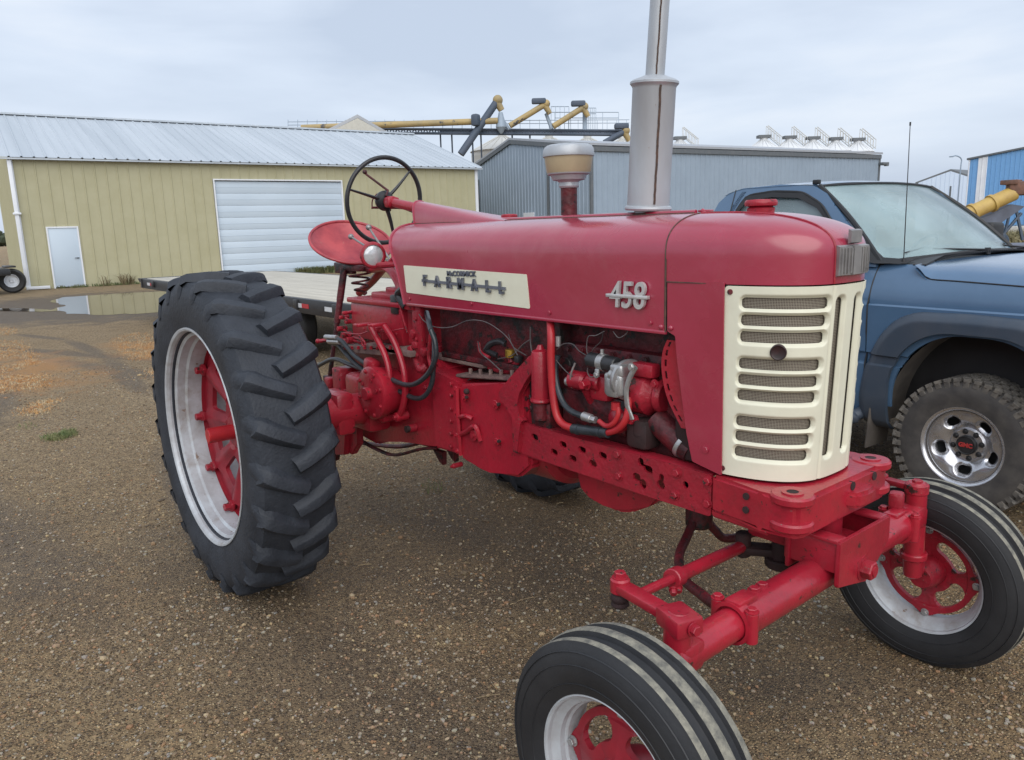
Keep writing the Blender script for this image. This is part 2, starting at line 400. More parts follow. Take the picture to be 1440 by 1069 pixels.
bm = B(); lathe(bm, [(0,1.702),(.042,1.702),(.044,1.722),(.036,1.727),(.050,1.730),(.052,1.737),(.050,1.745),(.046,1.749),(0,1.751)], (2.184,0,0), (0,0,1), 28)
obj('radiator_cap', bm, 'redw', T)
bm = B(); lathe(bm, [(0,1.70),(.036,1.70),(.038,1.737),(.034,1.742),(0,1.744)], (.87,.03,0), (0,0,1), 24)
obj('fuel_cap', bm, 'redw', T)
# chrome nose emblem
bm = B()
def emb(u, v, o):                                      # wraps the nose front
    a = radians(-24+48*u); f = v; p = nose(a, f, -o); return p
def block(a0, a1, z0, z1, o):
    n = 8; pts = []
    for i in range(n+1):
        a = a0+(a1-a0)*i/n; c = abs(cos(a))**(2/3.0); s_ = sgnpow(sin(a), 2/3.0)
        pts.append((a, Vector((2.012+.484*c, HW*s_, 0)), Vector((cos(a)*1.0, sin(a)*.8, 0)).normalized()))
    V_ = [[bm.verts.new(p+d*q+Vector((0,0,z))) for q, z in ((0,z0),(o,z0+.004),(o,z1-.004),(0,z1))] for a, p, d in pts]
    for A_, B_ in zip(V_, V_[1:]):
        for k in range(3): bm.faces.new((A_[k], B_[k], B_[k+1], A_[k+1]))
    bm.faces.new(V_[0][::-1]); bm.faces.new(V_[-1])
# angles chosen so the badge spans roughly y -.075 .. .075
block(radians(-11), radians(-1.6), 1.517, 1.607, .012); block(radians(-1.4), radians(1.4), 1.517, 1.607, .017); block(radians(1.6), radians(11), 1.517, 1.607, .012)
block(radians(-2.4), radians(2.4), 1.610, 1.652, .010)
for k in range(-4, 5):
    if k: block(radians(k*2.3-.35), radians(k*2.3+.35), 1.522, 1.602, .0165)
obj('nose_emblem', bm, 'emblem', T, sharp=30)
bm = B()                                              # dark gaps between hood, cover and side sheets
tube(bm, [(2.013,-HW-.0012,1.333),(2.013,-HW-.0012,1.57)], .0026, 5, smooth=False)
tube(bm, [hoodsec(2.0095, .02+.96*i/40)*1.0+Vector((0,0,.0006)) for i in range(41)], .0026, 5, smooth=False)
tube(bm, [(2.013,-HW-.0010,1.4975),(2.06,-HW-.0006,1.4975),(2.14,-HW+.001,1.4975),(2.228,-HW+.006,1.4975)], .0020, 5, smooth=False)
obj('panel_seam', bm, 'seamd', T)
# ---- grille (pierced sheet wrapped round the nose) and wire screen
def xf_of(z): return 2.478+.022*(z-.9)/.6
def planpt(t, z, o=0):
    a = max(0.0, min(pi/2, abs(t)*pi/2)); xf = xf_of(z); c = max(cos(a), 0)**(2/3.0)
    p = Vector((2.02+(xf-2.02)*sin(a)**(2/3.0), -HW*c, z))
    if o:
        d = Vector((p.x-2.12, p.y*1.3, 0)).normalized(); p -= d*o
    if t > 0: p.y = -p.y
    return p
# arc-length table
N_ = 400; tab = [0.0]; prev = planpt(-1.0+1e-9, 1.2); ts = []
def build_tab():
    L_ = [0.0]; T_ = [0.0]; p0 = Vector((2.02,-HW,0))
    for i in range(1, N_+1):
        t = i/N_; a = t*pi/2; p = Vector((2.02+.47*sin(a)**(2/3.0), -HW*max(cos(a),0)**(2/3.0), 0)); L_.append(L_[-1]+(p-p0).length); T_.append(t); p0 = p
    return L_, T_
LT, TT = build_tab(); LMAX = LT[-1]
def t_of(s):
    s = min(max(s, 0), LMAX); lo, hi = 0, N_
    while hi-lo > 1:
        m_ = (lo+hi)//2
        if LT[m_] <= s: lo = m_
        else: hi = m_
    k = (s-LT[lo])/(LT[hi]-LT[lo]+1e-12); return TT[lo]+k*(TT[hi]-TT[lo])
def s_of(x=None, y=None):
    best = min(range(N_+1), key=lambda i: abs(planpt(TT[i], 1.2).x-x) if x else abs(abs(planpt(TT[i], 1.2).y)-y)); return LT[best]
def gmap(off=0):
    def f(u, v, w):                                    # u signed arc from the front centre
        s = LMAX-abs(u); a = t_of(s); xf = xf_of(v)
        aa = a*pi/2; p = Vector((2.02+(xf-2.02)*sin(aa)**(2/3.0), -HW*max(cos(aa),0)**(2/3.0), v))
        d = Vector((p.x-2.10, p.y*1.25, 0)).normalized()
        p -= d*(w+off)
        if u > 0: p.y = -p.y
        return p
    return f
S0 = LMAX-s_of(x=2.228); UL = LMAX-s_of(x=2.283); UR0 = LMAX-s_of(y=.100); UR1 = LMAX-s_of(y=.128)
slots = []
for z in (1.443,1.391,1.341,1.259,1.209,1.160,1.0775,1.029,.979):
    k = (1.443-z)/(1.443-.979); ur = UR0+(UR1-UR0)*k
    for s in (-1, 1): slots.append((s*(UL+ur)/2, z, (UL-ur)/2, .0165, .013))
for s in (-1, 1): slots.append((s*.050, 1.21, .019, .245, .014))
emb_u = -(LMAX-s_of(x=2.39)); HOLE = [(emb_u, 1.300, .021), (-emb_u, 1.300, .021)]
def hole_d(u, v):
    d = min(sd_rbox(u, v, *q) for q in slots)
    return d
def gs(u, v):
    return min(hole_d(u, v), sd_rbox(u, v, 0, 1.196, S0, .297, .012)*-1)
G0 = gmap()
def gm(u, v, w):
    d = hole_d(u, v); k = max(0.0, min(1.0, 1-d/.010)); lip = .011*k*k*(3-2*k)
    # shallow flute beside the centre strip
    g = .004*math.exp(-((abs(u)-.088)/.004)**2)
    return G0(u, v, w*.8+lip+g)
bm = B(); sheet(bm, 300, 200, (-S0-.003, S0+.003), (.897, 1.495), gs, gm, .004)
gr = obj('grille', bm, 'cream', T, sharp=50)
bm = B(); grid(bm, lambda u, v: gmap(.020)(-S0+.01+2*(S0-.01)*u, .92+.555*v, 0), 60, 6, uv=(175, 120))
obj('wire_screen', bm, 'screen', gr)
bm = B()
for u_, z in ((-S0+.018, 1.475), (-S0+.018, .918), (S0-.018, 1.475), (S0-.018, .918)):
    p = G0(u_, z, 0); q = G0(u_, z, -.01); cyl(bm, p, p+(q-p).normalized()*.004, .0085, n=16, bev=.001)
obj('grille_screw', bm, 'redd', gr)
bm = B()
for u_, z, r in HOLE: p = G0(u_, z, 0); t1 = G0(u_+.004, z, 0)-G0(u_-.004, z, 0); d = t1.cross(Vector((0,0,1))).normalized(); d = d if d.x > 0 else -d; p = p+d*.001; lathe(bm, [(0,.0035),(r-.004,.0035),(r-.003,.004),(r,.006),(r+.003,.003),(r+.003,-.012)], p, d, 30)
obj('round_emblem', bm, 'embl', gr)
# radiator behind the screen
bm = B(); box(bm, (2.22, 0, 1.2), (.09, .44, .56), bev=.01); box(bm, (2.2, 0, 1.53), (.16, .46, .10), bev=.03); obj('radiator', bm, 'grime', T)
# red side sheets under the nose
for s in (-1, 1):
    P = [pt(px, py, y=-.26) for px, py in ((938,396),(938,466),(949,472.5),(951,500),(954,524),(965,610),(973,649),(1014,669),(1018,397))]
    P2 = rpoly([(p.x, p.z) for p in P], .006, 3)
    bm = B(); prism(bm, [(x, s*(HW-.001), z) for x, z in P2], (0, -s*.004, 0))
    for q in (0,): 
        for (px, py) in ((991.7,632),):
            p = pt(px, py, y=-.26); hexbolt(bm, (p.x, s*HW, p.z), (0, s, 0), .010, .004)
    obj('side_sheet', bm, 'hood', T)
# hood side decal panel with lettering, and number badge
def decal(s):
    P = rpoly([(.412,1.518),(1.322,1.501),(1.336,1.367),(.426,1.388)], .006, 3)
    bm = B(); prism(bm, [(x, s*(HW+.0025), z) for x, z in P], (0, -s*.005, 0)); d = obj('name_panel', bm, 'cream', T)
    tl = -.020*s if s < 0 else 0
    return d
d_ = decal(-1)
M['bar'] = mat('badge_bar_grey', (.24,.25,.29), .35, .5)
xs = [pt(px, 405, y=-.263).x for px in (600, 617, 633.5, 650, 669, 688, 706.5)]
bm = B(); tilt = radians(1.1); M['letter'].name = 'blue_grey_letter'
for c, x in zip('FARMALL', xs):
    z = 1.446-(x-.87)*.018
    b2 = text_mesh(c, .070, .005, side_mtx(x, -HW-.0105, z, tilt), bold=.0018, sx=.84)
    me = bpy.data.meshes.new('t'); b2.to_mesh(me); b2.free(); bm.from_mesh(me); bpy.data.meshes.remove(me)
x0, x1 = xs[0]-.03, xs[-1]+.025; zc = lambda x: 1.446-(x-.87)*.018
obj('lettering', bm, 'letter', d_); bm = B()
prism(bm, [(x0,-HW-.004,zc(x0)-.006),(x1,-HW-.004,zc(x1)-.006),(x1,-HW-.004,zc(x1)+.006),(x0,-HW-.004,zc(x0)+.006)], (0,-.006,0))
obj('badge_bar', bm, 'bar', d_)
xm = (pt(629,388,y=-.263).x+pt(670,388,y=-.263).x)/2; wd = pt(670,388,y=-.263).x-pt(629,388,y=-.263).x
bm = text_mesh('McCORMICK', .030, .002, side_mtx(xm, -HW-.006, zc(xm)+.045, tilt), bold=.0012)
w_ = max(v.co.x for v in bm.verts)-min(v.co.x for v in bm.verts)
for v in bm.verts: v.co.x = xm+(v.co.x-xm)*wd/w_
obj('small_lettering', bm, 'letter', d_)
decal(1)
bm = text_mesh('458', .128, .006, side_mtx(1.855, -HW-.011, 1.443), bold=.0012, spacing=1.04, shear=.10)
w_ = max(v.co.x for v in bm.verts)-min(v.co.x for v in bm.verts); k = .160/w_
for v in bm.verts: v.co.x = 1.855+(v.co.x-1.855)*k
box(bm, (1.855, -HW-.010, 1.443), (.186, .019, .012), bev=.002)
obj('number_badge', bm, 'badge', T)
# ---- steering column, cowl, wheel
bm = B()
def cowl(u, v):
    x = .19+.78*u; h = .124*(1-u)**1.05+.006; w = .052+.03*u; a = pi*v
    return Vector((x-.03*(1-u)*sin(a), -w*sgnpow(cos(a), .7), 1.712-.01*(1-u)+h*abs(sin(a))**.7))
vs = grid(bm, cowl, 24, 20); f = bm.faces.new(vs[0][::-1])
tube(bm, [cowl(.015, v/16) for v in range(17)], .005, 6)
obj('steering_cowl', bm, 'hood', T, sharp=50)
bm = B(); hub = Vector((-.185, 0, 1.848)); ax = Vector((-1, 0, .155)).normalized()
cyl(bm, hub-ax*.395, hub-ax*.06, .026, .023, 22, bev=.003); cyl(bm, hub-ax*.10, hub-ax*.045, .034, .030, 22, bev=.004)
box(bm, hub-ax*.085+Vector((0,0,-.0)), (.05,.075,.055), bev=.012)
colo = obj('steering_column', bm, 'red', T)
bm = B()                                               # throttle quadrant and lever
q0 = hub-ax*.06
tube(bm, [q0+Vector((0,-.02,.03)), q0+Vector((-.015,.005,.06)), pt(516,246,x=-.26), pt(513.5,243,x=-.265)], .0065, 8, smooth=False)
ball(bm, pt(513,242,x=-.265), .013, 10)
tube(bm, [pt(541,268,x=-.22), pt(548,290,x=-.22), pt(548,296,x=-.2)], .008, 8)
tube(bm, [pt(523,292,x=-.24), pt(548,292.5,x=-.21), pt(566,293,x=-.15), pt(583,299,x=.0)], .0065, 8)
tube(bm, [pt(523,294,x=-.24), pt(524,281,x=-.24), pt(530,273,x=-.24)], .004, 6)
obj('throttle_lever', bm, 'redd', T)
bm = B(); sw = hub+ax*.0; x_, y_, z_ = frame(ax); R_ = .231
def swr(k, r, h=0): a = radians(k); return sw+ (Vector((0,1,0))*cos(a)+ax.cross(Vector((0,1,0)))*sin(a))*r*1.0+ax*h
rim = [swr(i*6, R_, -.01) for i in range(60)]
tt = .0125
rs = []
for i in range(60):
    p = rim[i]; d = (p-sw).normalized(); rs.append([bm.verts.new(p+d*(tt*cos(q*pi/5))+ax*(tt*sin(q*pi/5))) for q in range(10)])
for i in range(60): bridge(bm, rs[i], rs[(i+1) % 60])
swo = obj('steering_wheel', bm, 'black', T)
bm = B()
for tgt in ((574,232),(488,266),(553,331)):
    p = pt(*tgt, x=sw.x-.02); d = (p-sw); d -= ax*d.dot(ax); d.normalize()
    tube(bm, [sw+d*.03+ax*-.012, sw+d*.12+ax*-.02, sw+d*R_+ax*-.012], .017, 10, r1=.009, flat=.6)
obj('spoke', bm, 'black', swo)
bm = B(); lathe(bm, [(0,.030),(.014,.030),(.036,.024),(.052,.008),(.056,-.012),(.046,-.035),(.024,-.045),(0,-.045)], sw, ax, 24); obj('hub', bm, 'black', swo)
# ---- muffler stack
mb, mt_ = Vector((1.712, 0, 1.725)), Vector((1.742, -.004, 2.177)); md = (mt_-mb).normalized(); ml = (mt_-mb).length
bm = B()
lathe(bm, [(0,-.01),(.050,-.01),(.050,.004),(.082,.006),(.086,.013),(.084,.020),(.077,.024),(.0765,.10),(.0765,ml-.024),(.079,ml-.018),(.086,ml-.010),(.086,ml-.003),(.077,ml+.004),(.048,ml+.014),(.040,ml+.018),(0,ml+.018)], mb, md, 44)
mf = obj('muffler', bm, 'muffler', T, sharp=28)
bm = B(); pd = (Vector((1.766,-.006,2.46))-mt_).normalized()
lathe(bm, [(.029,0),(.0335,0),(.0335,.37),(.030,.37),(.029,0)], mt_, pd, 30); obj('exhaust_pipe', bm, 'muffler', mf)
bm = B()                                               # welded seams facing the camera
def seam(c, d, r, h0, h1, dir_, w):
    x, y, z = frame(d); dd = (Vector(dir_)-z*Vector(dir_).dot(z)).normalized(); tt_ = z.cross(dd)
    ps = [Vector(c)+z*(h0+(h1-h0)*i/24)+dd*(r+.0008)+tt_*(.0015*noise.noise(Vector((i*.7, w*90, 0)))) for i in range(25)]
    tube(bm, ps, w, 6, smooth=False, flat=1)
sd = (CAM-mb); sd.z = 0; sd = (sd.normalized()+RT*.28).normalized()
seam(mb, md, .0765, .03, ml-.02, sd, .0042); seam(mt_, pd, .0335, .02, .36, sd+RT*-.15, .003)
obj('weld_seam', bm, 'seamd', mf)
bm = B(); top = mt_+pd*.325                             # clamp and flap hinge near the very top
lathe(bm, [(.0335,0),(.039,0),(.039,.022),(.0335,.022)], top, pd, 26)
tube(bm, [top+Vector((-.036,.012,.012)), top+Vector((-.065,.03,.014)), top+Vector((-.09,.045,.006)), top+Vector((-.10,.05,.018))], .009, 8)
ball(bm, top+Vector((-.072,.034,.014)), .014, 10)
cyl(bm, top+Vector((-.03,-.01,.04)), top+Vector((-.0,-.01,.075)), .04, n=20)
obj('rain_flap', bm, 'redd', mf)
bm = B(); lathe(bm, [(0,1.66),(.06,1.66),(.06,1.715),(.055,1.722),(0,1.722)], (1.712,0,0), (0,0,1), 26); obj('exhaust_flange', bm, 'seamd', mf)
# ---- air cleaner pre-cleaner
bm = B(); c = (1.294, 0, 0)
lathe(bm, [(0,1.6),(.0335,1.6),(.0335,1.842),(0,1.842)], c, (0,0,1), 28); ac = obj('air_cleaner', bm, 'redd', T)
bm = B(); lathe(bm, [(0,1.835),(.037,1.835),(.041,1.842),(.040,1.856),(.046,1.862),(.066,1.866),(.070,1.874),(.074,1.884),(.086,1.888),(.088,1.893),(.05,1.895)], c, (0,0,1), 36); obj('collar', bm, 'muffler', ac)
bm = B(); lathe(bm, [(0,1.889),(.084,1.889),(.090,1.90),(.098,1.955),(.099,1.966),(0,1.966)], c, (0,0,1), 40); obj('glass_bowl', bm, 'bowl', ac)
bm = B(); lathe(bm, [(.095,1.957),(.1035,1.957),(.1045,1.964),(.102,1.985),(.096,1.996),(.084,2.003),(.05,2.006),(0,2.007)], c, (0,0,1), 40)
for v in bm.verts:
    if v.co.z > 1.965: v.co.z += .003*noise.noise(v.co*30)
obj('bowl_cap', bm, 'muffler', ac)
# ---- seat
bm = B(); sc = Vector((-.586, -.005, 1.627))
def seat(u, v, o=0):
    a = 2*pi*u; r = v; ex, ey = .201, .249
    x = -cos(a)*ex*r; y = sin(a)*ey*r
    z = -.075*(1-r**2.4)-.598*x+.093*y
    x -= .03*(1-r**2)
    z -= .010*math.exp(-((abs(y)-.10)/.06)**2)*(1-r)
    return Vector((x, y, z))
def seatm(o): 
    def f(u, v):
        p = seat(u, v); return sc+p-Vector((0,0,o))
    return f
grid(bm, seatm(0), 56, 16, wrapu=True); grid(bm, seatm(.006), 56, 16, wrapu=True)
rimp = [seatm(.002)(i/56, 1) for i in range(57)]; tube(bm, rimp, .009, 8, smooth=False)
st = obj('seat', bm, 'seat', T, sharp=60)
bm = B(); box(bm, (-.60,0,1.488), (.22,.14,.03), bev=.008); box(bm, (-.50,-.03,1.47), (.42,.05,.03), bev=.005)
box(bm, (-.56,-.07,1.47), (.22,.03,.06), bev=.005); box(bm, pt(497,377,y=-.08), (.20,.04,.035), bev=.006)
obj('seat_bracket', bm, 'redd', T)
bm = B()                                                # long damper strut from seat down to drawbar bracket
a_, b_ = pt(484,378,y=-.10), pt(463,535,y=-.22); tube(bm, [a_, b_], .013, 12, smooth=False); a2 = a_+(b_-a_)*.28
tube(bm, [a_, a2], .021, 12, smooth=False); tube(bm, [a2, a2+(b_-a_)*.2], .019, 12, smooth=False)
box(bm, b_, (.07,.05,.06), bev=.008)
obj('seat_strut', bm, 'redd', T)
bm = B()                                                # coil spring
c0, c1 = pt(508,414,y=-.05), pt(505,379,y=-.05); ps = []
for i in range(121):
    k = i/120; a = k*2*pi*3.6; r = .028+.042*k; ps.append(c0.lerp(c1, k)+Vector((cos(a)*r, sin(a)*r, 0)))
tube(bm, ps, .0065, 7, smooth=False); obj('seat_spring', bm, 'redd', T)
bm = B()                                                # rocker arm from the spring to the seat
tube(bm, [pt(505,412,y=.05), pt(524,395,y=.05), pt(545,372,y=.02), pt(560,372,y=0)], .024, 12)
tube(bm, [pt(520,380,y=-.02), pt(545,378,y=-.05), pt(560,395,y=-.08), pt(570,425,y=-.1)], .03, 12, flat=.6)
obj('seat_arm', bm, 'red', T)
# ---- headlight with its bracket
hl = pt(524, 359, y=-.30); hd = (Vector((1,-.10,-.04))).normalized(); hd = (hd+ (CAM-hl).normalized()*.35).normalized()
bm = B(); lathe(bm, [(0,-.10),(.018,-.098),(.035,-.08),(.052,-.05),(.060,-.015),(.062,0),(.066,.004),(.066,.012),(.060,.015),(.056,.009)], hl, hd, 34)
lathe(bm, [(.050,.012),(.053,.020),(.062,.018),(.067,.008),(.066,-.002),(.050,.006)], hl, hd, 34, closed=True)
tube(bm, [hl-hd*.03+Vector((0,.02,-.055)), pt(540,373,y=-.28), pt(562,371,y=-.24)], .016, 10)
tube(bm, [pt(545,372,y=-.27), pt(556,360,y=-.25), pt(567,358,y=-.24)], .010, 8)
h_ = obj('headlight', bm, 'redw', T)
bm = B(); lathe(bm, [(.053,.010),(.045,.015),(.025,.019),(0,.020)], hl, hd, 30); obj('lens', bm, 'lens', h_)
bm = B()                                                # two knobbed gear levers
for (x0_, y0_), (x1_, y1_) in (((535,345),(518.5,320)), ((512,345),(493.5,333))):
    a, b = pt(x0_,y0_,y=-.12), pt(x1_,y1_,y=-.12); tube(bm, [a+(a-b)*2.5, b], .006, 8, smooth=False); ball(bm, b, .0165, 14)
obj('gear_lever', bm, 'emblem', T)
# ================================================================== driveline castings
def castbox(bm, pts, y0, y1, bev=.014): prism(bm, [(x, y0, z) for x, z in pts], (0, y1-y0, 0), bev=bev)
bm = B()                                                # rear frame / final drive housing
castbox(bm, [(-.34,.52),(-.34,1.02),(-.1,1.10),(.56,1.07),(.64,1.02),(.66,.66),(.52,.60),(.2,.60),(-.1,.50)], -.20, .20, .02)
castbox(bm, [(.56,.63),(.56,1.035),(.80,1.00),(.80,.64)], -.235, .235, .012)
cyl(bm, (.02,-.62,.757), (.02,.62,.757), .085, n=28, bev=.01)
for s in (-1, 1):
    box(bm, (-.02, s*.27, .78), (.26, .14, .30), bev=.03); box(bm, (.0, s*.46, .757), (.20,.10,.22), bev=.02)
    for q in range(4): hexbolt(bm, (.09, s*.42, .69+q*.045), (0,s,0), .010, .02)
obj('transmission_housing', bm, 'red', T, sharp=35)
bm = B()                                                # clutch housing with bolted pads, ribs and top cover
castbox(bm, [(.80,.625),(.80,.985),(1.10,1.03),(1.27,1.055),(1.30,.70),(1.22,.635),(1.02,.612),(.95,.615)], -.245, .245, .014)
cyl(bm, (1.02,0,.80), (1.36,0,.80), .225, .215, 40, bev=.03)
for (px, py, r) in ((655,559,.013),(698.5,569,.016),(700.5,621,.013),(668,612,.020),(643,547,.012),(644,580,.012),(644,612,.010),(645,634,.010)):
    p = pt(px, py, y=-.25); cyl(bm, (p.x,-.262,p.z), (p.x,-.235,p.z), r*1.3, r, 16, bev=.002); cyl(bm, (p.x,-.270,p.z), (p.x,-.255,p.z), r*.6, n=6)
tube(bm, [pt(643,545,y=-.256), pt(644,583,y=-.258), pt(646,612,y=-.256), pt(648,640,y=-.25)], .010, 8)
tube(bm, [pt(643,587,y=-.25), pt(655,585,y=-.262), pt(664,589,y=-.25)], .011, 8)
tube(bm, [pt(645,612,y=-.25), pt(656,607,y=-.258), pt(668,600,y=-.262), pt(676,620,y=-.25)], .012, 8)
obj('clutch_housing', bm, 'red', T, sharp=35)
bm = B()                                                # dusty top gasket cover with cap screws
castbox(bm, [(.74,1.005),(.74,1.02),(1.22,1.068),(1.22,1.05)], -.215, .215, .004)
for i in range(6):
    x = .82+i*.075; hexbolt(bm, (x, -.185, 1.014+(x-.74)*.1), (0,0,1), .009, .03)
box(bm, (.66,-.08,1.075), (.5,.20,.03), bev=.008)
obj('top_cover', bm, 'gasket', T)
bm = B()                                                # curved bell-housing flange band
band = [pt(px, py, y=-.265) for px, py in ((752,500),(752,520),(742,533),(731,551),(727,568),(730,586),(738,592),(732,595),(729,638),(722,636),(722,588),(712,572),(701,557),(704,547),(718,531),(735,512),(745,500))]
prism(bm, [(p.x, -.27, p.z) for p in band], (0, .03, 0), bev=.004)
obj('bell_flange', bm, 'redw', T, sharp=40)
# hydraulic/tool box under the seat, and inner tank
bm = B()
def bx2(pa, pb, y0, y1, bev): a, b = pt(*pa, y=y0), pt(*pb, y=y0); box(bm, ((a.x+b.x)/2, (y0+y1)/2, (a.z+b.z)/2), (abs(b.x-a.x), abs(y1-y0), abs(b.z-a.z)), bev=bev)
box(bm, (.01,-.01,1.20), (.54,.40,.20), bev=.012); box(bm, (.01,-.01,1.312), (.57,.43,.028), bev=.008)
prism(bm, [(.27,-.18,1.11),(.27,-.18,1.295),(.42,-.06,1.295),(.42,-.06,1.11)], (0,.24,0), bev=.006)
box(bm, (.02,-.02,1.340), (.30,.26,.035), bev=.01); box(bm, (-.02,-.02,1.365), (.14,.12,.03), bev=.008)
for i in range(5):
    hexbolt(bm, (-.12+i*.085,-.201,1.16), (0,-1,0), .008, .012)
obj('hydraulic_housing', bm, 'red', T, sharp=35)
bm = B()                                                # hood rear support uprights
for s in (-1, 1):
    box(bm, (.455, s*.22, 1.19), (.075,.03,.32), bev=.005); box(bm, (.40, s*.235, 1.45), (.09,.02,.30), bev=.005)
box(bm, (.47,0,1.10), (.10,.42,.04), bev=.005)
for z in (1.08, 1.16, 1.26): hexbolt(bm, (.455,-.237,z), (0,-1,0), .009, .007)
obj('hood_support', bm, 'redw', T)
bm = B(); box(bm, (.98,0,1.245), (.86,.34,.30), bev=.03); box(bm, (.98,0,1.09), (.80,.36,.03), bev=.004); obj('fuel_tank', bm, 'redd', T, sharp=35)
bm = B()                                                # dusty ledge and row of cap screws under the pedals, plugs and ribs on the castings
prism(bm, [(q.x,-.27,q.z) for q in (pt(px,py,y=-.27) for px,py in ((472,487),(560,489),(566,496),(540,500),(480,495)))], (0,.16,0), bev=.004)
box(bm, (.22,-.22,1.085), (.44,.10,.03), bev=.006)
obj('dusty_ledge', bm, 'gasket', T)
bm = B()
for px in range(486, 566, 9): q = pt(px, 491, y=-.275); hexbolt(bm, q, (0,0,1), .008, .016)
for px, py, r in ((575,603,.022),(640,655,.012),(560,575,.014),(600,545,.012)):
    q = pt(px, py, y=-.24); cyl(bm, (q.x,-.255,q.z), (q.x,-.20,q.z), r, n=14, bev=.002); cyl(bm, (q.x,-.266,q.z), (q.x,-.25,q.z), r*.55, n=6)
for py in (540, 556, 575, 592, 610, 628): q = pt(634, py, y=-.24); hexbolt(bm, (q.x,-.236,q.z), (0,-1,0), .010, .012)
tube(bm, [pt(586,505,y=-.22), pt(592,520,y=-.24), pt(600,515,y=-.22)], .02, 10); tube(bm, [pt(580,500,y=-.2), pt(592,508,y=-.22), pt(602,500,y=-.2), pt(612,512,y=-.22)], .008, 8)
tube(bm, [pt(606,470,y=-.235), pt(603,500,y=-.235), pt(606,515,y=-.235)], .010, 8)
for px, py in ((583,470),(586,485),(598,495),(580,492)): q = pt(px, py, y=-.23); box(bm, q, (.04,.04,.035), rot('Y',px*.3), bev=.006)
obj('casting_detail', bm, 'redw', T, sharp=35)
bm = B()
for px, py in ((655,559),(700,569),(700.5,621)): q = pt(px, py, y=-.272); cyl(bm, (q.x,-.273,q.z), (q.x,-.262,q.z), .0075, n=10)
q = pt(575,603,y=-.25); cyl(bm, (q.x,-.268,q.z), (q.x,-.25,q.z), .018, n=14)
q = pt(643,552,y=-.25); ball(bm, (q.x+.09,-.262,q.z+.02), .014, 10)
obj('dark_plug', bm, 'grime', T)
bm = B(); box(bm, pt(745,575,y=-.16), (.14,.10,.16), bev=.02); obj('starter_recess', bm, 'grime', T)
bm = B()
for px, py in ((742,560),(743,575)): q = pt(px, py, y=-.225); cyl(bm, q+Vector((0,.04,0)), q, .018, n=14, bev=.003); cyl(bm, q, q-Vector((0,.012,0)), .010, n=6)
obj('starter_terminal', bm, 'redd', T)
# ---- brake drum cover
bm = B(); dc = pt(522, 553, y=-.37); n_ = Vector((0,-1,0))
lathe(bm, [(0,.040),(.030,.040),(.034,.036),(.034,.014),(.075,.010),(.128,.006),(.136,.0),(.138,-.02),(.130,-.05),(.11,-.14),(0,-.14)], dc, n_, 40)
for i in range(8):
    a = i*pi/4+.3; hexbolt(bm, dc+Vector((cos(a)*.114, -.006, sin(a)*.114)), n_, .009, .009)
for a in (.3, 1.2, 2.6): 
    c = dc+Vector((cos(a)*.078,-.012,sin(a)*.078)); cyl(bm, c, c+n_*.004, .010, n=12)
box(bm, dc+Vector((-.12,.07,.03)), (.10,.06,.26), rot('Y',.2), bev=.02)
obj('brake_housing', bm, 'red', T, sharp=35)
# ---- pedals: two curved arms
bm = B()
for path in (((521,459),(531,478),(541,498),(547,520),(549,545),(547,568),(541,588)), ((541,459),(553,478),(562,500),(568,522),(570,548),(567,570),(561,586))):
    yy = -.305 if path[0][0] == 521 else -.285
    tube(bm, [pt(x, y, y=yy) for x, y in path], .0165, 10, flat=1)
    p = pt(*path[-1], y=yy); cyl(bm, p+Vector((0,-.02,0)), p+Vector((0,.05,0)), .024, n=16, bev=.003); hexbolt(bm, p+Vector((0,-.02,0)), (0,-1,0), .012, .012)
    q = pt(*path[0], y=yy); box(bm, q+Vector((-.02,-.03,.01)), (.05,.09,.015), bev=.004)
obj('brake_pedal', bm, 'red', T)
bm = B()                                                # control linkage clutter by the pedals
tube(bm, [pt(483,468,y=-.27), pt(505,470,y=-.28), pt(520,466,y=-.28), pt(545,466,y=-.27), pt(568,462,y=-.25)], .004, 6)
tube(bm, [pt(499,475,y=-.25), pt(508,478,y=-.25), pt(513,488,y=-.25), pt(540,492,y=-.25), pt(575,494,y=-.24)], .007, 8)
tube(bm, [pt(503,470,y=-.25), pt(512,480,y=-.25), pt(518,486,y=-.25), pt(560,488,y=-.24)], .006, 8)
for px, py in ((484,446),(492,452),(481,462),(487,471),(494,478),(479,476),(488,440)):
    p = pt(px, py, y=-.20+random.uniform(-.03,.03)); cyl(bm, p+Vector((0,.03,0)), p-Vector((0,.03,0)), random.uniform(.010,.02), n=10, bev=.003)
    tube(bm, [p, p+Vector((random.uniform(.03,.12), .03, random.uniform(-.05,.03)))], .008, 7, smooth=False)
box(bm, pt(528,463,y=-.27), (.10,.05,.03), bev=.006); box(bm, pt(540,470,y=-.25), (.05,.05,.06), bev=.008)
tube(bm, [pt(558,412,y=-.24), pt(565,440,y=-.24), pt(573,468,y=-.24)], .005, 6)
tube(bm, [pt(462,478,y=-.25), pt(447,480,y=-.3)], .011, 8, smooth=False); ball(bm, pt(447,480,y=-.3), .015, 10)
obj('control_linkage', bm, 'redw', T)
bm = B()
tube(bm, [pt(568,405,y=-.24), pt(560,415,y=-.235), pt(571,432,y=-.235)], .02, 10); box(bm, pt(560,428,y=-.19), (.07,.06,.10), bev=.01)
ball(bm, pt(470,478,y=-.28), .016, 10)
obj('battery_lead', bm, 'black', T)
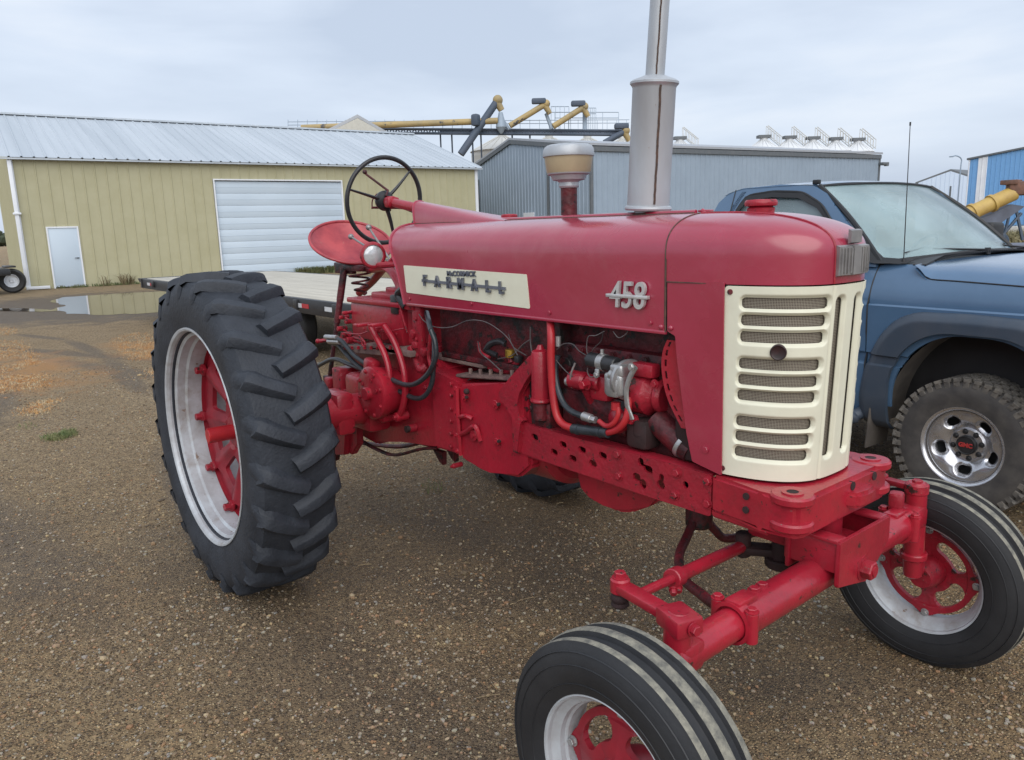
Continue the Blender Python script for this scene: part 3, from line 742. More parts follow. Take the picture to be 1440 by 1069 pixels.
# ---- hydraulic hoses
bm = B()
for path, yy in ((((463,476),(478,478),(487,487),(498,500),(515,512),(535,524),(560,538),(580,541),(600,528),(612,505),(612,482),(606,464)), -.30),
                 (((463,481),(475,485),(485,496),(500,512),(520,526),(545,542),(565,552),(583,560),(597,557),(607,540),(610,510)), -.275),
                 (((440,520),(452,512),(470,505),(490,512),(520,524)), -.26)):
    tube(bm, [pt(x, y, y=yy) for x, y in path], .0125, 10)
tube(bm, [pt(606,465,y=-.30), pt(603,452,y=-.27), pt(600,440,y=-.20)], .0125, 10)
tube(bm, [pt(610,511,y=-.275), pt(611,490,y=-.25), pt(610,470,y=-.20)], .0125, 10)
obj('hydraulic_hose', bm, 'blackhose', T)
bm = B()
for a in ((458,474),(462,480)): tube(bm, [pt(*a, y=-.30), pt(a[0]+16, a[1]+1, y=-.30)], .0145, 10, smooth=False)
obj('hose_fitting', bm, 'alu', T)
# ---- drawbar frame and rear bracket by the wheel
bm = B()
box(bm, (-.30,-.25,.78), (.10,.12,.30), bev=.01); box(bm, (-.33,-.33,.70), (.06,.10,.22), bev=.01)
prism(bm, [pt(px,py,y=-.30) for px,py in ((461,555),(484,555),(486,600),(484,640),(471,640),(470,600),(460,598))], (0,.04,0), bev=.005)
prism(bm, [pt(px,py,y=-.27) for px,py in ((487,560),(500,556),(503,625),(494,640),(488,636))], (0,.04,0), bev=.005)
box(bm, pt(467,540,y=-.27), (.06,.07,.08), bev=.008); cyl(bm, pt(458,552,y=-.29), pt(500,548,y=-.29), .010, n=10)
obj('drawbar_bracket', bm, 'redw', T)
bm = B()
tube(bm, [pt(500,615,y=-.20), pt(530,632,y=-.20), pt(556,640,y=-.20), pt(590,632,y=-.20), pt(615,630,y=-.18)], .014, 8, flat=.6)
tube(bm, [pt(500,622,y=.12), pt(560,628,y=.12), pt(605,618,y=.12)], .014, 8)
for s in (0, 1): prism(bm, [pt(px+s*17,py+s*-4,y=-.12) for px,py in ((608,632),(622,636),(622,655),(617,648))], (0,.03,0), bev=.003)
cyl(bm, pt(470,645,y=-.15), pt(472,622,y=-.15), .035, n=16, bev=.006)
obj('drawbar', bm, 'redd', T)
# ================================================================== engine
bm = B()
box(bm, (1.68,0,1.02), (.74,.30,.42), bev=.02); box(bm, (1.68,0,1.26), (.72,.22,.14), bev=.03)
for i in range(5): cyl(bm, (1.42+i*.13,-.155,1.14), (1.42+i*.13,-.14,1.14), .03, n=16, bev=.003)
for i in range(9): hexbolt(bm, (1.36+i*.08,-.151,1.205), (0,-1,0), .010, .012)
for i in range(8): hexbolt(bm, (1.38+i*.08,-.151,.86), (0,-1,0), .009, .01)
box(bm, (1.60,-.165,.98), (.34,.04,.14), bev=.012)
obj('engine_block', bm, 'redd', T, sharp=35)
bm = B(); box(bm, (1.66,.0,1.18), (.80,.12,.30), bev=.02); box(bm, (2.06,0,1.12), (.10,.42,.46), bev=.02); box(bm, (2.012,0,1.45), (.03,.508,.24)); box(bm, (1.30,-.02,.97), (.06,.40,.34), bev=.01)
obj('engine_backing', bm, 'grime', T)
bm = B()                                                # pan
castbox(bm, [(1.44,.80)]+[(q.x, q.z) for q in (pt(px,py,y=-.12) for px,py in ((812,664),(814,688),(828,704),(848,711),(866,721),(886,722),(912,713),(932,700)))]+[(1.95,.80)], -.12, .10, .014)
obj('oil_pan', bm, 'red', T, sharp=35)
bm = B(); p0, p1 = pt(761,565,y=-.235), pt(760,492,y=-.235); L_ = (p1-p0).length
lathe(bm, [(0,0),(.042,0),(.045,.006),(.043,.014),(.0385,.016),(.0385,L_-.018),(.034,L_-.004),(.018,L_+.003),(.010,L_+.02),(0,L_+.02)], p0, p1-p0, 26)
f_ = obj('oil_filter', bm, 'red', T)
bm = B(); cyl(bm, p0-Vector((0,0,.075)), p0, .032, n=18, bev=.004); box(bm, p0+Vector((0,.04,-.06)), (.10,.08,.12), bev=.015); obj('filter_base', bm, 'redd', T)
# water pump / hydraulic pump group
bm = B()
p = pt(820,536,y=-.22); cyl(bm, p+Vector((-.065,0,0)), p+Vector((.02,0,0)), .036, n=20, bev=.010); cyl(bm, p+Vector((.02,.01,0)), p+Vector((.085,.01,0)), .030, n=16, bev=.005)
hexbolt(bm, p+Vector((.05,-.03,0)), (0,-1,0), .016, .03); cyl(bm, p+Vector((.0,.02,-.02)), p+Vector((0,.07,-.10)), .028, n=14)
box(bm, pt(848,545,y=-.19), (.10,.06,.10), bev=.02)
p = pt(872,590,y=-.17); ball(bm, p, .05, 16, (1,.8,1.1))
obj('distributor', bm, 'red', T, sharp=40)
bm = B(); p = pt(804,527,y=-.24); tube(bm, [p+Vector((0,0,-.05)), p+Vector((.01,-.015,0)), p+Vector((.03,-.01,.05))], .004, 6); cyl(bm, pt(797,536,y=-.23), pt(806,537,y=-.23), .018, n=14, bev=.003)
obj('distributor_clip', bm, 'alu', T)
bm = B(); a, b = pt(829,506,y=-.245), pt(868,514,y=-.245); cyl(bm, a, b, .029, n=24, bev=.004); cyl(bm, a-(b-a)*.12, a, .012, n=12); co_ = obj('ignition_coil', bm, 'black', T)
bm = B(); a2, b2 = a.lerp(b,.40), a.lerp(b,.60); cyl(bm, a2, b2, .0315, n=24); box(bm, a.lerp(b,.5)+Vector((-.005,-.026,-.035)), (.02,.008,.03), bev=.003); hexbolt(bm, a.lerp(b,.5)+Vector((-.005,-.030,-.042)), (0,-1,0), .009, .008)
hexbolt(bm, a.lerp(b,.5)+Vector((0,-.005,.031)), (0,0,1), .007, .018)
obj('coil_clamp', bm, 'alu', co_)
bm = B()                                                # aluminium pump housing
P = [pt(px, py, y=-.268) for px, py in ((866,513),(880,510),(893,512),(889,525),(884,540),(879,548),(872,561),(858,561),(851,552),(851,538),(859,528))]
q = pt(868,540,y=-.25); box(bm, q, (.085,.06,.085), bev=.014, seg=3); box(bm, pt(872,521,y=-.25), (.06,.055,.05), bev=.012, seg=3)
q = pt(884,534,y=-.225); lathe(bm, [(0,-.03),(.055,-.03),(.062,-.02),(.072,-.012),(.075,0),(.072,.008),(0,.008)], q, (1,-.25,0), 36)
p = pt(863,545,y=-.272); box(bm, p+Vector((0,.0,0)), (.055,.03,.07), bev=.010); cyl(bm, pt(858,526,y=-.27), pt(868,529,y=-.27), .018, n=14, bev=.004)
hexbolt(bm, pt(888,516,y=-.270), (0,-1,0), .011, .008)
obj('pump_housing', bm, 'alu', T, sharp=40)
bm = B(); tube(bm, [pt(894,516,y=-.262), pt(886,530,y=-.262), pt(881,548,y=-.262), pt(882,570,y=-.260), pt(889,590,y=-.25)], .006, 8, flat=1.8); obj('pump_bracket', bm, 'alu', T)
bm = B()                                                # generator / pump body
a, b = pt(886,548,y=-.17), pt(927,556,y=-.16); cyl(bm, a, b, .078, n=36, bev=.03); cyl(bm, b, b+(b-a)*.25, .06, n=28, bev=.01)
hexbolt(bm, pt(921,540,y=-.235), (0,-1,0), .012, .012); hexbolt(bm, pt(893,590,y=-.22), (0,-1,0), .014, .03); box(bm, pt(908,520,y=-.20), (.10,.05,.05), bev=.01)
obj('generator', bm, 'redw', T, sharp=40)
bm = B(); box(bm, pt(905,610,y=-.19), (.10,.09,.10), bev=.02); cyl(bm, pt(905,590,y=-.2), pt(905,610,y=-.2), .04, n=18); obj('mount', bm, 'grime', T)
bm = B()                                                # rigid red pipes
tube(bm, [pt(773,440,y=-.205), pt(774,455,y=-.235), pt(775,475,y=-.258), pt(775,505,y=-.262), pt(777,545,y=-.262), pt(782,580,y=-.262), pt(791,596,y=-.262), pt(807,603,y=-.262)], .0155, 12)
tube(bm, [pt(852,609,y=-.262), pt(868,604,y=-.262), pt(879,592,y=-.26), pt(884,572,y=-.25), pt(884,560,y=-.24)], .0125, 12)
obj('coolant_pipe', bm, 'redl', T)
bm = B(); tube(bm, [pt(842,592,y=-.27), pt(852,599,y=-.27), pt(862,596,y=-.27), pt(869,585,y=-.265), pt(869,572,y=-.262)], .0095, 10)
cyl(bm, pt(866,566,y=-.262), pt(866,576,y=-.262), .017, n=8); obj('fuel_line', bm, 'redl', T)
bm = B(); tube(bm, [pt(806,603,y=-.262), pt(830,606,y=-.262), pt(855,609,y=-.262)], .0195, 12)
for q in (812, 843): tube(bm, [pt(q,604+(q-812)*.12,y=-.262), pt(q+3,604.4+(q-812)*.12,y=-.262)], .0215, 12, smooth=False)
tube(bm, [pt(784,500,y=-.24), pt(781,520,y=-.245), pt(784,545,y=-.25), pt(793,568,y=-.262), pt(806,580,y=-.268), pt(822,586,y=-.27)], .012, 10)
obj('rubber_hose', bm, 'blackhose', T)
bm = B(); cyl(bm, pt(820,585,y=-.27), pt(832,589,y=-.27), .017, n=12, bev=.002); cyl(bm, pt(832,589,y=-.27), pt(838,591,y=-.27), .013, n=6); cyl(bm, pt(785,473,y=-.24), pt(785,487,y=-.24), .011, n=10); obj('hose_coupling', bm, 'alu', T)
bm = B(); a, b = pt(923,590,y=-.17), pt(975,635,y=-.17); tube(bm, [a, a.lerp(b,.5)+Vector((0,0,-.006)), b], .046, 20); obj('radiator_hose', bm, 'redd', T)
bm = B(); q = pt(962,625,y=-.17); d = (b-a).normalized(); cyl(bm, q-d*.008, q+d*.010, .050, n=24, bev=.002); obj('hose_clamp', bm, 'alu', T)
# slotted fan shroud edge
bm = B(); sp_ = [pt(px,py,y=-.235) for px,py in ((938,478),(932,494),(930,515),(933,540),(939,562),(948,582),(958,602))]
sp_ = smoothpath(sp_, 6); wv = Vector((.052,0,0)); tot = len(sp_)-1
def shm(u, v, w): u = u/.36; i = min(int(u*tot), tot-1); p = sp_[i].lerp(sp_[i+1], u*tot-i); return p+Vector((v, .12*v+w, 0))
slh = [(.022+k*.042, .016, .0135, .0045, .004) for k in range(8)]
sheet(bm, 120, 50, (0,.36), (0,.17), lambda u, v: min(sd_rbox(u, v, *q) for q in slh), shm, .004); obj('fan_shroud', bm, 'red', T)
# wires
bm = B()
for path, yy, r in ((((589,442),(597,452),(612,460),(635,460),(658,451),(680,452),(700,463),(716,478),(728,500)), -.255, .0032),
                    (((850,466),(838,472),(828,473),(825,485),(826,497),(832,502)), -.255, .0028), (((862,466),(870,475),(880,470),(884,463)), -.25, .0026),
                    (((783,492),(792,484),(805,484),(815,494),(830,503)), -.25, .003), (((781,505),(790,516),(800,526),(806,530)), -.25, .003),
                    (((832,509),(826,520),(830,530),(840,528)), -.255, .003), (((830,500),(835,490),(845,480),(848,468)), -.2, .0025),
                    (((672,480),(676,496),(690,508),(705,522)), -.22, .004), (((700,505),(720,500),(735,485),(745,478)), -.2, .0035),
                    (((700,532),(690,528),(670,530),(655,536)), -.18, .0035), (((715,470),(722,488),(740,500)), -.2, .003), (((746,460),(746,480),(748,495)), -.2, .005)):
    tube(bm, [pt(x,y,y=yy) for x,y in path], r*.72, 6)
obj('wire', bm, 'wiring', T)
bm = B(); tube(bm, [pt(684,492,y=-.17), pt(690,484,y=-.17), pt(703,480,y=-.17), pt(712,484,y=-.17)], .015, 10); tube(bm, [pt(686,494,y=-.17), pt(700,500,y=-.17)], .013, 10); box(bm, pt(729,505,y=-.19), (.03,.03,.03), bev=.006); obj('wire_conduit', bm, 'black', T)
bm = B(); p = pt(718,497,y=-.18); cyl(bm, p-Vector((0,0,.018)), p+Vector((0,0,.018)), .024, n=14, bev=.003); obj('fuel_bowl', bm, 'brass', T)
bm = B(); tube(bm, [pt(700,500,y=-.14), pt(706,488,y=-.14), pt(716,486,y=-.15), pt(720,510,y=-.16)], .017, 10); tube(bm, [pt(673,482,y=-.21), pt(676,495,y=-.21), pt(688,503,y=-.21)], .008, 8)
tube(bm, [pt(690,515,y=-.15), pt(715,520,y=-.15), pt(740,500,y=-.15)], .02, 10); box(bm, pt(712,512,y=-.13), (.10,.05,.06), bev=.012)
obj('carburettor', bm, 'redw', T)
# ================================================================== frame rails
holes = [(751.9,615,.019,.012),(731.5,608,.009,.009),(791.8,625.3,.018,.011),(779.3,635.9,.018,.011),(818.4,632.6,.018,.011),(805.6,644.8,.018,.011),(847.7,640.8,.018,.011),(833.8,652.2,.018,.011),
         (901,650,.012,.014),(911,660,.019,.012),(895,671,.016,.013),(904,681,.014,.016),(930,672,.010,.012),(929,682,.016,.013),(964,682,.011,.011)]
hp = []
for px, py, a, b in holes: p = pt(px, py, y=-.25); a *= 1.12; b *= 1.12; hp.append((p.x, p.z, a, b, min(a,b)*.98, -.1))
RO = rpoly([(1.222,.752),(1.222,.895),(1.24,.905),(1.30,.885),(2.20,.884),(2.20,.742),(1.95,.742)], .012, 3)
def rsd(u, v): return min(-sd_poly(u, v, RO), min(sd_rbox(u, v, *q) for q in hp))
for s in (-1, 1):
    bm = B(); sheet(bm, 230, 42, (1.215, 2.205), (.735, .912), rsd, lambda u, v, w: Vector((u, s*(.25-w), v)), .012)
    box(bm, (1.72, s*.215, .880), (.95,.058,.010), bev=.002); box(bm, (1.72, s*.215, .747), (.90,.058,.010), bev=.002)
    rl = obj('frame_rail', bm, 'redw', T, sharp=40)
    bm = B()
    for px, py in ((869,639),(870.7,669),(952,665),(949.4,696),(995.5,676.6),(995.5,708)):
        p = pt(px, py, y=-.25); hexbolt(bm, (p.x, s*.25, p.z), (0, s, 0), .014, .013)
    obj('rail_bolt', bm, 'redw', rl)
# ---- front bolster
bm = B()
P = [(2.205,-.262),(2.40,-.285),(2.47,-.29),(2.515,-.275),(2.53,-.24),(2.53,.24),(2.515,.275),(2.47,.29),(2.40,.285),(2.205,.262)]
prism(bm, [(x,y,.765) for x,y in P], (0,0,.125), bev=.012)
prism(bm, [(2.205,-.258,.745),(2.42,-.265,.745),(2.42,.265,.745),(2.205,.258,.745)], (0,0,.03), bev=.008)
obj('front_bolster', bm, 'red', T, sharp=35)
bo = [o for o in T.children if o.name.startswith('front_bolster')][0]
bm = B()
for s in (-1, 1):                                        # corner ears with through holes
    for z0 in (.866, .785): cyl(bm, (2.478, s*.240, z0), (2.478, s*.240, z0+.028), .064, n=28, bev=.006)
    lathe(bm, [(.018,.893),(.032,.893),(.032,.898),(.018,.898)], (2.478, s*.240, 0), (0,0,1), 20)
prism(bm, [(2.52,-.02,.80),(2.52,.14,.80),(2.56,.12,.80),(2.57,.06,.80),(2.56,0,.80)], (0,0,.05), bev=.01)
obj('bolster_ear', bm, 'red', bo)
bm = B()
for px, py in ((1052,697),(1051.5,716)): p = pt(px, py, y=-.272); cyl(bm, (p.x,-.285,p.z), (p.x,-.26,p.z), .011, n=14)
for s in (-1,1): cyl(bm, (2.478, s*.240, .80), (2.478, s*.240, .897), .018, n=16)
for y in (.02, .16): cyl(bm, (2.50, y, .865), (2.5325, y, .865), .014, n=14)
obj('bolt_hole', bm, 'grime', bo)
bm = B()                                                 # axle pivot bracket (bent channel)
F_ = rpoly([(-.155,.745),(.165,.745),(.165,.665),(.03,.565),(-.155,.60)], .008, 3)
prism(bm, [(2.575, y, z) for y, z in F_], (.014,0,0), bev=.003)
box(bm, (2.49, -.13, .742), (.18,.055,.012), bev=.003); box(bm, (2.49, .14, .742), (.18,.05,.012), bev=.003); box(bm, (2.42, 0, .68), (.014,.31,.13), bev=.003); box(bm, (2.49,.15,.70), (.17,.014,.08), bev=.003); box(bm, (2.49,-.135,.69), (.17,.03,.10), bev=.006)
cyl(bm, (2.46,0,.70),(2.46,0,.79), .05, n=20)
box(bm, (2.32,-.06,.70), (.16,.10,.10), bev=.02); 
pv = obj('pivot_bracket', bm, 'red', T, sharp=35)
bm = B(); cyl(bm, (2.35,.0,.617), (2.60,.0,.617), .022, n=18); hexbolt(bm, (2.589,0,.617), (1,0,0), .030, .035); cyl(bm, (2.62,0,.617), (2.628,0,.617), .016, n=12); obj('pivot_bolt', bm, 'redw', pv)
# ---- front axle
bm = B()
cyl(bm, (2.5,-.56,.603), (2.5,.46,.612), .053, n=34, bev=.004); cyl(bm, (2.5,-.82,.598), (2.5,-.55,.603), .045, n=30, bev=.003); cyl(bm, (2.5,.42,.612), (2.5,.56,.614), .040, n=28, bev=.003)
for y in (-.55, .44):                                     # split clamps
    box(bm, (2.5, y+.03*(1 if y < 0 else -1), .660), (.05,.09,.022), bev=.006)
    lathe(bm, [(.050,-.02),(.060,-.018),(.062,0),(.060,.018),(.050,.02)], (2.5,y,.605), (0,1,0), 28)
    for dx in (-.055, .055):
        cyl(bm, (2.5+dx, y, .565), (2.5+dx, y, .655), .018, n=14, bev=.003); hexbolt(bm, (2.5+dx, y, .655), (0,0,1), .014, .012)
for y in (-.50,-.44,-.40,.30,.36,.41): hexbolt(bm, (2.49, y, .655), (0,0,1), .015, .012)
prism(bm, [(2.47,-.16,.63),(2.47,.16,.63),(2.47,.07,.70),(2.47,-.07,.70)], (.06,0,0), bev=.006)
ax_ = obj('front_axle', bm, 'red', T, sharp=35)
bm = B()                                                 # wishbone radius rod
apx = Vector((1.97, 0, .60))
tube(bm, [apx+Vector((0,-.02,.02)), pt(966,755,x=1.99), pt(955,782,x=2.06), pt(960,812,x=2.18), pt(985,835,x=2.32), pt(1012,852,x=2.42), Vector((2.47,-.46,.62))], .0165, 12)
tube(bm, [apx+Vector((0,.02,.02)), pt(1005,745,x=2.0), pt(1030,757,x=2.04), Vector((2.2,.28,.58)), Vector((2.47,.44,.62))], .0165, 12)
cyl(bm, apx+Vector((.0,0,-.03)), apx+Vector((0,0,.14)), .05, n=20, bev=.01); box(bm, apx+Vector((0,0,.12)), (.13,.16,.04), bev=.008)
obj('radius_rod', bm, 'redd', T)
bm = B()                                                 # centre steering arm and sector shaft
p = pt(1045,768,x=2.22); cyl(bm, p+Vector((0,0,-.035)), p+Vector((0,0,.05)), .026, n=16, bev=.005); box(bm, p+Vector((.06,.05,-.01)), (.18,.07,.03), rot('Z',.6), bev=.01)
cyl(bm, (2.33,-.03,.56), (2.33,-.03,.74), .035, n=20, bev=.004); cyl(bm, (2.33,-.03,.545), (2.33,-.03,.575), .055, n=20, bev=.005)
obj('steering_sector', bm, 'grime', T)
# kingpins, arms, tie rods
KN, KF = Vector((2.5,-.80,.60)), Vector((2.5,.575,.615))
def kingpin(K, s, name='kingpin'):
    bm = B(); d = Vector((0, s*.07, -1)).normalized()
    cyl(bm, K-d*.10, K+d*.16, .036, n=24, bev=.005); cyl(bm, K+d*.15, K+d*.175, .047, n=24, bev=.004); cyl(bm, K+d*.17, K+d*.25, .036, .032, n=22, bev=.006)
    box(bm, K+Vector((0,-s*.03,0)), (.085,.09,.085), bev=.02); cyl(bm, K-d*.125, K-d*.085, .030, n=18, bev=.004)
    sp0 = K+d*.235
    cyl(bm, sp0, sp0+Vector((0,s*.17,-.004)), .028, .020, n=18)
    o = obj(name, bm, 'red', T, sharp=35)
    return o
kingpin(KN, -1); kingpin(KF, 1)
bm = B()
ja = pt(955,872,x=2.5); jb = pt(872,824,x=2.27)
def arm(a, b, w, h, bev=.006):
    d = b-a; L_ = d.length; x, y, z = frame(d); R_m = Matrix((y, x, z)).transposed(); return box(bm, (a+b)/2, (w, h, L_), R_m, bev=bev)
box(bm, ja, (.10,.08,.05), rot('Z',-.3), bev=.008); arm(ja, jb, .026, .05); cyl(bm, jb-Vector((0,0,.02)), jb+Vector((0,0,.025)), .028, n=18, bev=.005); hexbolt(bm, jb+Vector((0,0,.025)), (0,0,1), .017, .018)
hexbolt(bm, ja+Vector((.052,-.01,0)), (1,-.2,0), .014, .016)
cyl(bm, ja-Vector((0,0,.09)), ja, .034, n=20)
obj('steering_arm', bm, 'red', T, sharp=35)
bm = B(); cyl(bm, jb-Vector((0,0,.062)), jb-Vector((0,0,.018)), .026, .018, n=16, bev=.006); ball(bm, jb-Vector((0,0,.035)), .027, 14, (1,1,.8)); obj('ball_joint', bm, 'grime', T)
bm = B(); ta, tb = pt(900,835,x=2.32), pt(1042,769,x=2.22)
cyl(bm, ta.lerp(tb,.30), tb, .021, n=18); cyl(bm, ta, ta.lerp(tb,.32), .014, n=16); q = ta.lerp(tb,.30); dd = (tb-ta).normalized(); cyl(bm, q-dd*.02, q+dd*.025, .030, n=18, bev=.003)
for k in (-.016, .014): hexbolt(bm, q+dd*k+Vector((.02,-.02,-.02)), (.6,-.6,-.4), .010, .018)
obj('tie_rod', bm, 'red', T, sharp=35)
bm = B(); fa = KF+Vector((0,-.005,.10)); fb = pt(1240,674,x=2.36); arm(fa, fb, .022, .040); cyl(bm, fa-Vector((0,0,.02)), fa+Vector((0,0,.02)), .040, n=20, bev=.005); hexbolt(bm, fa+Vector((0,0,.02)), (0,0,1), .018, .012)
cyl(bm, fb-Vector((0,0,.02)), fb+Vector((0,0,.022)), .022, n=14, bev=.004)
box(bm, KF+Vector((-.02,-.12,.075)), (.05,.05,.07), rot('Z',.3), bev=.012)
obj('steering_arm', bm, 'redw', T, sharp=35)
bm = B(); cyl(bm, fb, pt(1196,665,x=2.31), .013, n=14); cyl(bm, pt(1196,665,x=2.31), Vector((2.24,.02,.62)), .016, n=14); ball(bm, fb-Vector((0,0,.02)), .024, 12)
obj('tie_rod', bm, 'redw', T)
# ================================================================== wheels
def rear_wheel(c, s):
    """s = -1: outer face towards -Y"""
    o_ = Vector((0, s, 0)); C_ = Vector(c); R0 = .767
    w = thing('rear_wheel', '', '', c) if False else None
    # tyre carcass: closed profile (r, h) h towards outside
    prof = [(.508,-.150),(.515,-.165),(.545,-.172),(.60,-.182),(.655,-.183),(.700,-.172),(.722,-.155),(.729,-.10),(.733,0),(.729,.10),(.722,.155),(.700,.172),(.655,.183),(.60,.182),(.545,.172),(.515,.165),(.508,.150),(.49,.14),(.49,-.14)]
    pr = []
    for a, b in zip(prof, prof[1:]+prof[:1]): pr.append(a)
    bm = B(); lathe(bm, pr, C_, o_, 120, closed=True)
    for rr in (.60,.64): pass
    NL = 23; top = R0
    for side in (-1, 1):
        for k in range(NL):
            th0 = 2*pi*(k+(.5 if side > 0 else 0))/NL
            # path: (h lateral, dtheta, outer radius, half width)
            path = [(-.022,-.012,top-.006,.026),(.02,.012,top,.027),(.06,.036,top,.0275),(.10,.064,top-.002,.028),(.135,.094,top-.006,.030),(.158,.116,top-.016,.031),(.174,.128,.722,.026),(.184,.136,.690,.018),(.186,.142,.662,.009)]
            rows = []
            for i, (h, dt, ro, hw) in enumerate(path):
                i0, i1 = max(i-1,0), min(i+1,len(path)-1)
                dh, dth = path[i1][0]-path[i0][0], (path[i1][1]-path[i0][1])*top; l_ = sqrt(dh*dh+dth*dth)
                nx, nt = -dth/l_, dh/l_                     # unit normal in (h, t) surface
                base = min(.735, ro-.008) if h < .165 else ro-.02
                ri = .726 if h < .15 else (.712 if h < .165 else (.700 if h < .18 else .655))
                row = []
                jit = .0016*noise.noise(Vector((k*3.3, i*1.7, side*5.0)))
                for kx, rr in ((-1.55, min(ri, ro-.012)), (-1.02, ro-.007), (-.74, ro), (.66, ro-.001), (.94, ro-.007), (1.75, min(ri, ro-.012))):
                    hh = (h+nx*hw*kx*(.0 if i > 5 else 1)*1.0)*side
                    tt = th0+dt+(nt*hw*kx if i <= 5 else hw*kx)/top
                    # chevron: V points forward-down at the front of the tyre
                    ang = tt
                    x = cos(ang)*(rr+jit); z = sin(ang)*(rr+jit)
                    row.append(bm.verts.new(C_+Vector((x, 0, z))+o_*hh))
                rows.append(row)
            for a, b in zip(rows, rows[1:]):
                for q in range(5): bm.faces.new((a[q], a[q+1], b[q+1], b[q]))
            bm.faces.new(rows[0]); bm.faces.new(rows[-1][::-1])
    return bm
def wheel_root(name, c): 
    o = bpy.data.objects.new(name, None); o.empty_display_size = .1; COL.objects.link(o); o.parent = T; o.location = Vector(c)-Vector((1.2,0,0)); OFF[o.name] = Vector(c); return o
RW = Vector((0,-1.0,.757))
w1 = wheel_root('rear_wheel', RW)
obj('tyre', rear_wheel(RW, -1), 'rubber', w1, sharp=40)
bm = B(); t_ = .005
ro = [(.518,.168),(.512,.172),(.503,.168),(.497,.155),(.497,.140),(.487,.128),(.478,.122),(.476,.085),(.466,.075),(.464,.03),(.464,-.03),(.476,-.075),(.478,-.122),(.497,-.140),(.497,-.155),(.512,-.172)]
prof = ro+[(r+t_, h) for r, h in ro[::-1][1:-1]]
lathe(bm, prof, RW, (0,-1,0), 96, closed=True); obj('rim', bm, 'silver', w1, sharp=24)
bm = B()
NS = 10
def spd(u, v):                                            # u angle, v radius: 10 windows
    a = (u/(2*pi)*NS) % 1-.5; x = a*2*pi/NS*v
    return sd_rbox(x, v, 0, .298, .036+.030*(v-.23)/.14, .068, .016)
def spm(u, v, w):
    off = .035 if v > .42 else .035-.05*max(0,(.42-v)/.36)**1.0
    off += .018*math.exp(-((((u/(2*pi)*NS)%1))**2)*40)+.018*math.exp(-((((u/(2*pi)*NS)%1)-1)**2)*40) if .2 < v < .42 else 0
    return RW+Vector((cos(u)*v, -off+w, sin(u)*v))
sheet(bm, 260, 44, (0,2*pi), (.055,.452), spd, spm, .022, wrap=True, us=.30)
lathe(bm, [(.452,.055),(.463,.050),(.463,-.01),(.452,-.01)], RW, (0,-1,0), 72, closed=True)
lathe(bm, [(0,.06),(.07,.06),(.085,.045),(.10,.01),(.10,-.05),(0,-.05)], RW, (0,-1,0), 36)
bmesh.ops.translate(bm, vec=(0,.045,0), verts=bm.verts); obj('wheel_centre', bm, 'centre', w1, sharp=35)
bm = B()
for k in range(NS):
    a = 2*pi*k/NS; c = RW+Vector((cos(a)*.437, -.052, sin(a)*.437)); box(bm, c, (.045,.022,.045), rot('Y',-a), bev=.005); hexbolt(bm, c+Vector((0,-.010,0)), (0,-1,0), .019, .03)
bmesh.ops.translate(bm, vec=(0,.040,0), verts=bm.verts); obj('clamp_bolt', bm, 'redw', w1, sharp=35)
bm = B(); cyl(bm, RW+Vector((0,.3,-.0)), RW+Vector((0,-.135,-.0)), .033, n=26, bev=.003)
for k in range(2): box(bm, RW+Vector((0,-.04,.033 if k else -.033)), (.012,.19,.006))
obj('axle_shaft', bm, 'redl', w1)
w2 = copy_tree(w1, T); w2.location = Vector((0,.93,.757))-Vector((1.2,0,0)); w2.rotation_euler = (0,0,pi)
